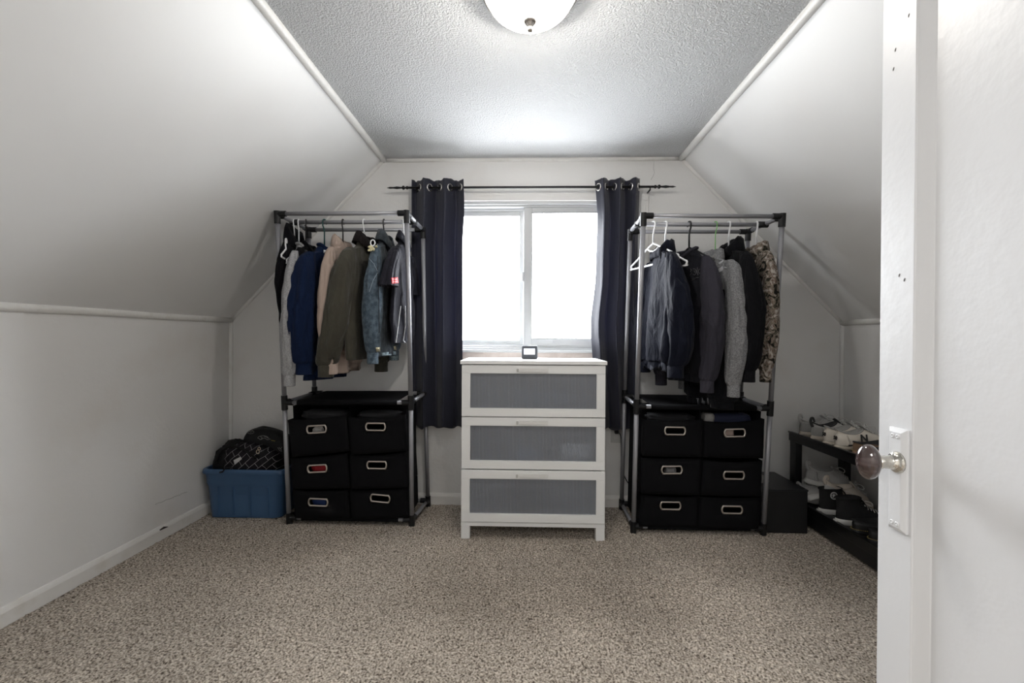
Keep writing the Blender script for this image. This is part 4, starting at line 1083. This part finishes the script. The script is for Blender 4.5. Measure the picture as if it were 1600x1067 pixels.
patch('reflective_tab', bk, [(361, 685), (365, 683), (367, 686.5), (362, 687)], embg, th=.002)
strokes('key_ring', bk, [ell(403, 706, 2.4, 3), ell(405, 701, 2, 2)], .002, mat('brass_ring', (.6, .5, .38), .3, metal=.9), label='brass coloured ring')

# ---------------------------------------------------------------- black box right of the right rack
BXF = 2.665
x0, x1 = at(1197, 800, Y=BXF).x-.03, at(1262, 800, Y=BXF).x
bx = thing('storage_box', 'plain black storage box between the right rack and the shoe rack', 'box', ((x0+x1)/2, 2.8, 0))
pb = mat('matte_black_board', (.008, .008, .009), .5)
G().box((x0, BXF, 0), (x1, 3.02, .245)).build('box_body', pb, bx, smooth=False, bevel=.003)
G().box((x0-.003, BXF-.003, .243), (x1+.003, 3.023, .252)).build('lid', mat('box_lid', (.013, .013, .015), .38), bx, smooth=False, bevel=.002)
under(bx)
pp = at(1199, 752, Y=2.74)
crumple('cloth_scrap', 'small crumpled pale cloth on the black box beside the rack post', 'cloth', (pp.x-.01, 2.80, .275), (.03, .04, .02), mat('pale_scrap', (.35, .34, .33), .8), 44, amp=.3)

# ---------------------------------------------------------------- shoe rack
SX0, SX1, SYF, SYN = 1.69, 2.045, 2.955, 1.98
sr_m = mat('shoe_rack_plastic', (.0085, .0085, .0095), .32)
sk = thing('shoe_rack', 'low black two tier shoe rack along the right wall', 'shoe rack', ((SX0+SX1)/2, 2.47, 0))
ZT, ZL = .522, .118
for zt_ in (ZT, ZL):
    g = G(); g.box((SX0, SYN, zt_-.045), (SX0+.022, SYF, zt_+.012)); g.box((SX1-.022, SYN, zt_-.045), (SX1, SYF, zt_+.012))
    g.box((SX0+.022, SYN, zt_-.045), (SX1-.022, SYN+.022, zt_+.0)); g.box((SX0+.022, SYF-.022, zt_-.045), (SX1-.022, SYF, zt_+.0))
    g.box((SX0-.006, SYN, zt_+.004), (SX0+.006, SYF, zt_+.014))
    sh_ = g.build('shelf_frame', sr_m, sk, smooth=False, bevel=.003)
    for i in range(6):
        xx = SX0+.03+i*.05; G().box((xx, SYN+.02, zt_-.014), (xx+.042, SYF-.02, zt_-.002)).build('slat', sr_m, sk, smooth=False)
g = G().box((SX0+.002, SYN, .012), (SX0+.012, SYF, ZL-.04)); g.build('front_skirt', sr_m, sk, smooth=False)
for xx in (SX0+.004, SX1-.05):
    for yy in (SYF-.062, SYN+.004):
        G().box((xx, yy, 0), (xx+.045, yy+.055, ZT-.03)).build('leg', sr_m, sk, smooth=False, bevel=.003)
under(sk)

# ---------------------------------------------------------------- shoes
def shoe(name, label, loc, rz, L=.28, Wd=.052, kind='runner', sole_m=None, up_m=None, heel_m=None, lin_m=None, lace_m=None, tilt=(0, 0), group=None, soleh=.03, tab=True, seed=0):
    o = thing(name, label, 'shoe', loc, group=group)
    M = Matrix.Translation(loc) @ Matrix.Rotation(rz, 4, 'Z') @ Matrix.Rotation(tilt[0], 4, 'Y') @ Matrix.Rotation(tilt[1], 4, 'X')
    n = 40
    def ring(x0, x1, w_, z, dz=0, dip=0):
        out = []
        for j in range(n):
            a = 2*PI*j/n; c_, s_ = math.cos(a), math.sin(a)
            u = (c_+1)/2                                     # 0 heel .. 1 toe
            ww = w_*(.74+.30*math.sin(min(1, u*1.15)*PI*.62))*(1-.10*math.exp(-((u-.42)/.15)**2))
            y = ww*math.copysign(abs(s_)**.8, s_)
            x = x0+(x1-x0)*(.5+.5*math.copysign(abs(c_)**.92, c_))
            zz = z+dz*u+dip*math.sin(PI*u)
            out.append(M @ Vector((x, y, zz)))
        return out
    fl = .006
    if kind == 'runner':
        sole = [(-.002, L-.012, Wd*.86, 0, .006), (-.010, L, Wd*1.0, .006, .004), (-.012, L+.004, Wd*1.03, soleh*.6, .001), (-.004, L, Wd*.97, soleh, -.004)]
        up = [(-.002, L-.004, Wd*.95, soleh-.003, -.004, 0), (-.004, L-.006, Wd*.97, .045, -.006, 0), (-.005, L-.03, Wd*.92, .062, -.008, 0), (-.002, L*.80, Wd*.80, .078, .0, 0),
              (.002, L*.62, Wd*.70, .092, .006, -.008), (-.002, L*.52, Wd*.64, .104, .006, -.018), (-.004, L*.48, Wd*.60, .109, .004, -.022)]
    elif kind == 'hightop':
        sole = [(0, L-.006, Wd*.9, 0, .004), (-.004, L, Wd*.96, .004, .002), (-.004, L, Wd*.96, .027, .0), (0, L-.004, Wd*.93, .030, 0)]
        up = [(0, L-.008, Wd*.91, .027, 0, 0), (0, L-.012, Wd*.90, .042, -.004, 0), (.0, L*.86, Wd*.84, .058, -.004, 0), (.002, L*.66, Wd*.74, .075, 0, 0), (.002, L*.52, Wd*.68, .095, 0, 0),
              (.0, L*.45, Wd*.66, .125, 0, 0), (-.004, L*.44, Wd*.68, .142, .004, 0)]
    else:                                                    # loafer / moccasin
        sole = [(0, L-.008, Wd*.9, 0, .002), (-.003, L, Wd*.99, .004, .001), (-.003, L, Wd*.99, .018, 0), (.0, L-.004, Wd*.95, .021, 0)]
        up = [(.001, L-.006, Wd*.96, .018, 0, 0), (0, L-.008, Wd*.97, .036, 0, 0), (-.001, L-.03, Wd*.92, .05, 0, 0), (.0, L*.86, Wd*.80, .058, .0, 0), (.002, L*.72, Wd*.70, .066, .004, -.004), (.001, L*.60, Wd*.64, .070, .006, -.014)]
    sm = G().loft([ring(a, b, w_, z, dz) for a, b, w_, z, dz in sole]).build('sole', sole_m, o, angle=.7)
    fine = catmull([u_ for u_ in up], 4)
    rings = [ring(*r_) for r_ in fine]
    last = fine[-1]
    inner = [ring(last[0]+.010, last[1]-.012, last[2]*.82, last[3]-.002, last[4], last[5]), ring(last[0]+.014, last[1]-.012, last[2]*.78, last[3]-.045, last[4], 0)]
    nheel = len(rings); g = G(); g.loft(rings, True, False)
    u_o = g.build('upper', up_m, o)
    G().loft([rings[-1]]+inner, False, True).build('lining', lin_m or up_m, o)
    G().tube([p for p in rings[-1]], .0042, 7, closed=True).build('collar_edge', lin_m or up_m, o)
    # heel counter
    def strip_(u0, z0, z1, w_, mm, nm):
        pass
    if heel_m is not None:
        hr = []
        for z_i in range(0, int(len(fine)*.62)):
            r_ = fine[z_i]; full = ring(r_[0]-.002, r_[1], r_[2]*1.03, r_[3], r_[4], r_[5])
            hr.append([full[j] for j in range(n//2-6, n//2+7)])
        G().loft(hr, False, False, closed=False).build('heel_counter', heel_m, o, solid=.002)
    # tongue and laces
    x_a, x_b = (L*.50, L*.76) if kind == 'runner' else ((L*.45, L*.78) if kind == 'hightop' else (L*.60, L*.80))
    def topz(x):
        # height of the instep at x
        best = 0
        for r_ in fine:
            if r_[1] >= x: best = max(best, r_[3]+r_[4])
        return best
    tp = [(x_a-.012, topz(x_a)+.022), (x_a+.006, topz(x_a)+.006), (x_a+.03, topz(x_a+.03)+.004), (x_b, topz(x_b)+.003)]
    if kind != 'loafer':
        rows = [[M @ Vector((x, s*Wd*.36, z-abs(s)*.006)) for s in (-1, -.5, 0, .5, 1)] for x, z in tp]
        G().loft(rows, False, False, closed=False).build('tongue', lin_m or up_m, o, solid=.006)
        g = G(); kx = 6
        for i in range(kx):
            x = x_a+.012+(x_b-x_a-.01)*i/(kx-1); z = topz(x)+.007; w_ = Wd*(.42+.02*i)
            g.tube([M @ Vector((x, -w_, z-.006)), M @ Vector((x+.004, -w_*.3, z+.003)), M @ Vector((x+.010, w_*.4, z+.003)), M @ Vector((x+.014, w_, z-.006))], .0026, 6)
        for s in (-1, 1):
            x = x_a+.008; z = topz(x)+.012
            g.tube([M @ Vector(tuple(p)) for p in catmull([(x, 0, z), (x+.012, s*.018, z+.016), (x+.03, s*.034, z+.01), (x+.034, s*.028, z-.008), (x+.012, s*.01, z-.002)], 5)], .002, 6)
        g.build('laces', lace_m or sole_m, o)
    if kind == 'runner' and tab:
        hz = fine[-1][3]
        G().tube([M @ Vector(tuple(p)) for p in catmull([(-.002, 0, hz-.025), (-.014, 0, hz), (-.012, 0, hz+.022), (.0, 0, hz+.026), (.008, 0, hz+.004)], 5)], .005, 8, flat=1.6).build('pull_tab', lin_m or up_m, o)
    if kind == 'loafer':
        g = G(); rr = ring(-.006, L+.002, Wd*1.03, .026)
        for j in range(0, n*2):
            a = rr[(j//2) % n]; b = rr[(j//2+1) % n]
            p0 = a.lerp(b, (j % 2)*.5); p1 = a.lerp(b, (j % 2)*.5+.28)
            g.tube([p0, p1], .0014, 5)
        st = g.build('stitching', mat('yellow_thread', (.55, .43, .17), .7), o); st['label'] = 'yellow welt stitching'
        G().tube([M @ Vector(tuple(p)) for p in catmull([(L*.60, -Wd*.62, .055), (L*.66, -Wd*.3, .082), (L*.68, Wd*.3, .082), (L*.62, Wd*.62, .055)], 5)], .006, 8).build('strap', up_m, o)
    under(o); return o, M
crm = mat('cream_sole', (.62, .55, .46), .6); whs = mat('white_rubber', (.62, .61, .59), .5); lg = mat('light_grey_mesh', (.50, .49, .48), .85, bump=.5, bscale=300)
gsu = mat('grey_suede', (.33, .325, .31), .9, bump=.2, bscale=200); cl_ = mat('cream_leather', (.66, .61, .54), .5); blk = mat('black_canvas', (.010, .010, .011), .85, bump=.3, bscale=300); blr = mat('black_rubber', (.009, .009, .01), .5)
brs = mat('brown_suede', (.26, .16, .10), .9, col2=(.18, .11, .07), nscale=12); gum = mat('gum_sole', (.36, .22, .16), .6); bla = mat('white_lace', (.55, .54, .52), .7); dkl = mat('dark_lining', (.03, .03, .032), .8)
def sy_at(px, X=1.72, Z=.52): 
    lo, hi = 1.5, 3.0
    p = at(px, 690, X=X); return p.y
hx = SX0+.022
def text(body, size, m_, M, parent, ext=.0006, shear=0, off=0.0):
    cu = bpy.data.curves.new('t', 'FONT'); cu.body = body; cu.size = size; cu.extrude = ext; cu.align_x = 'CENTER'; cu.align_y = 'CENTER'; cu.shear = shear; cu.offset = off
    t = bpy.data.objects.new('t', cu); C.objects.link(t); dg = bpy.context.evaluated_depsgraph_get()
    me = bpy.data.meshes.new_from_object(t.evaluated_get(dg)); bpy.data.objects.remove(t)
    me.materials.clear(); me.materials.append(m_)
    o = bpy.data.objects.new('lettering', me); C.objects.link(o); me.transform(M)
    o.parent = parent; o.matrix_parent_inverse = Matrix.Translation(parent.location).inverted(); return o
shelf_z = ZT-.002
s1, _ = shoe('running_shoe', 'light grey running shoe farthest back on the top shelf, heel loop up', (hx, sy_at(1254), shelf_z), R_(4), sole_m=crm, up_m=lg, heel_m=gsu, lace_m=bla, soleh=.036, Wd=.05)
s2, _ = shoe('running_shoe', 'light grey running shoe second on the top shelf, dark open collar', (hx-.006, sy_at(1274), shelf_z), R_(2), sole_m=crm, up_m=lg, heel_m=gsu, lin_m=dkl, lace_m=bla, soleh=.036, Wd=.05)
blkp = mat('black_print', (.012, .012, .013), .5)
s3, M3 = shoe('court_sneaker', 'cream sneaker with grey suede collar beside the light grey runners', (hx+.0, sy_at(1292), shelf_z), R_(2), sole_m=crm, up_m=cl_, heel_m=cl_, lin_m=gsu, lace_m=whs, tab=False, soleh=.026, Wd=.05)
s4, M4 = shoe('court_sneaker', 'cream sneaker with black N on its side, next to the brown shoe', (hx-.004, sy_at(1311), shelf_z), R_(0), sole_m=crm, up_m=cl_, heel_m=cl_, lin_m=gsu, lace_m=whs, tab=False, soleh=.026, Wd=.05)
# N on the outer side, digits on the heels, side flash
text('N', .052, blkp, M4 @ Matrix.Translation((.112, -.0445, .070)) @ Matrix.Rotation(R_(68), 4, 'X'), s4, .0015, .15, .0012)
G().box((.03, -.0525, .030), (.10, -.047, .036), M4).build('side_flash', blkp, s4, smooth=False); G().box((.17, -.0525, .062), (.20, -.044, .074), M4)
for s_, M_ in ((s3, M3), (s4, M4)):
    text('50', .028, blkp, M_ @ Matrix.Translation((-.0095, 0, .062)) @ Matrix.Rotation(-PI/2, 4, 'Z') @ Matrix.Rotation(PI/2, 4, 'X'), s_, .001, .15, .0008)
for s_ in (s4,):
    for c_ in s_.children: c_.matrix_parent_inverse = Matrix.Translation(s_.location).inverted()
shoe('moccasin', 'brown suede shoe with gum sole on the top shelf beyond the door knob', (hx-.004, sy_at(1338), shelf_z), R_(3), kind='loafer', sole_m=gum, up_m=brs, lin_m=dkl, L=.27)
shoe('moccasin', 'brown suede shoe half hidden by the door edge on the top shelf', (hx-.004, sy_at(1364), shelf_z), R_(-1), kind='loafer', sole_m=gum, up_m=brs, lin_m=dkl, L=.27)
# lower shelf
def sl_at(px, py=800): return at(px, py, X=1.72).y
lz = ZL-.002; wgm = mat('worn_white_mesh', (.42, .41, .40), .8, bump=.4, bscale=250)
sA, _ = shoe('running_shoe', 'worn white sneaker at the far end of the lower shelf', (hx+.03, 2.86, lz), R_(2), sole_m=whs, up_m=wgm, heel_m=wgm, lace_m=bla, Wd=.047, soleh=.034)
sB, _ = shoe('running_shoe', 'worn white sneaker stacked on top at the far end of the lower shelf', (hx+.015, 2.835, lz+.125), R_(-6), sole_m=whs, up_m=wgm, heel_m=wgm, lace_m=bla, Wd=.047, soleh=.034, tilt=(R_(10), 0))
sC, _ = shoe('running_shoe', 'off white sneaker with long laces propped behind the black high tops', (hx+.035, 2.72, lz+.075), R_(-4), sole_m=crm, up_m=mat('cream_mesh', (.5, .44, .38), .8), heel_m=wgm, lace_m=bla, Wd=.047, soleh=.03, tilt=(R_(12), R_(8)))
sH, _ = shoe('running_shoe', 'white sneaker standing on edge beside the black storage box', (hx-.002, 2.765, lz+.035), R_(1), sole_m=whs, up_m=wgm, lace_m=bla, Wd=.046, soleh=.034, tilt=(0, R_(-55)))
sD, MD = shoe('high_top', 'black canvas high top with white star emblem on the lower shelf', (hx-.002, sl_at(1283), lz), R_(2), kind='hightop', sole_m=whs, up_m=blk, lin_m=blk, lace_m=bla, Wd=.05)
sE, ME = shoe('high_top', 'black canvas high top with untied white laces on the lower shelf', (hx-.006, sl_at(1311), lz), R_(0), kind='hightop', sole_m=whs, up_m=blk, lin_m=blk, lace_m=bla, Wd=.05)
for s_, M_ in ((sD, MD), (sE, ME)):                           # red-free pinstripe and heel badge
    g = G().box((-.0075, -.014, .012), (-.003, .014, .022), M_); o = g.build('heel_badge', whs, s_, smooth=False); o.matrix_parent_inverse = Matrix.Translation(s_.location).inverted()
def star_badge(s_, M_):
    cx, cz, y_ = .058, .112, -.0365
    MM = M_ @ Matrix.Translation((cx, y_, cz)) @ Matrix.Rotation(R_(-6), 4, 'X')
    wt = mat('badge_white', (.6, .6, .6), .6)
    g = G().tube([MM @ Vector((.019*math.cos(a), 0, .019*math.sin(a))) for a in [2*PI*i/28 for i in range(28)]], .0022, 6, closed=True)
    g.tube([MM @ Vector((.0135*math.cos(a), 0, .0135*math.sin(a))) for a in [2*PI*i/28 for i in range(28)]], .0008, 6, closed=True)
    st = []
    for i in range(10):
        r_ = .011 if i % 2 == 0 else .0046; a = PI/2+PI*i/5; st.append((r_*math.cos(a), r_*math.sin(a)))
    g.loft([[MM @ Vector((x, y2, z)) for x, z in st] for y2 in (.002, -.002)])
    o = g.build('star_emblem', wt, s_, smooth=False); o['label'] = 'round white star emblem'
    o.matrix_parent_inverse = Matrix.Translation(s_.location).inverted()
star_badge(sD, MD)
shoe('boat_shoe', 'black shoe with yellow stitching beside the black high tops', (hx-.006, sl_at(1337, 820), lz), R_(1), kind='loafer', sole_m=blr, up_m=blr, lin_m=blr, L=.285, Wd=.054)
shoe('boat_shoe', 'black shoe with yellow stitching nearest the door edge on the lower shelf', (hx-.008, sl_at(1364, 835), lz), R_(0), kind='loafer', sole_m=blr, up_m=blr, lin_m=blr, L=.285, Wd=.054)
shoe('running_shoe', 'white and coral sneaker peeking past the door edge on the lower shelf', (hx-.012, sl_at(1364, 835)-.125, lz), R_(2), sole_m=mat('white_coral', (.65, .45, .42), .6), up_m=mat('pale_pink', (.6, .42, .40), .7), lace_m=bla, Wd=.05)
# ---------------------------------------------------------------- wall outlet with a plug and cord
op = at(962, 678, Y=D)
ol = thing('wall_outlet', 'white wall outlet with a black plug low right of the chest', 'outlet', (op.x, D, op.z))
G().box((op.x-.035, D-.006, op.z-.057), (op.x+.035, D, op.z+.057)).build('cover_plate', mat('outlet_plate', (.55, .54, .52), .4), ol, smooth=False, bevel=.003)
g = G()
for dz in (-.02, .02):
    g.box((op.x-.016, D-.009, op.z+dz-.013), (op.x+.016, D-.005, op.z+dz+.013))
g.build('socket', mat('outlet_plate', (.55, .54, .52), .4), ol, smooth=False, bevel=.003)
under(ol)
cd = thing('power_cord', 'thin black cord plugged in below the right curtain', 'cord', (op.x, D-.02, op.z))
G().box((op.x-.012, D-.04, op.z+.008), (op.x+.012, D-.009, op.z+.032)).build('plug', plast_m, cd, smooth=False, bevel=.004)
pts = [(op.x, D-.04, op.z+.02), (op.x+.02, D-.055, op.z+.005), (op.x+.03, D-.03, op.z-.06), (op.x+.035, D-.02, op.z-.17), (op.x+.05, D-.02, op.z-.26), (op.x+.09, D-.02, op.z-.33), (op.x+.16, D-.03, op.z-.38)]
G().tube([Vector(tuple(p)) for p in catmull(pts, 8)], .003, 8).build('cord', plast_m, cd)
under(cd)

# parts hang off parts without offsets of their own
bpy.context.view_layer.update()
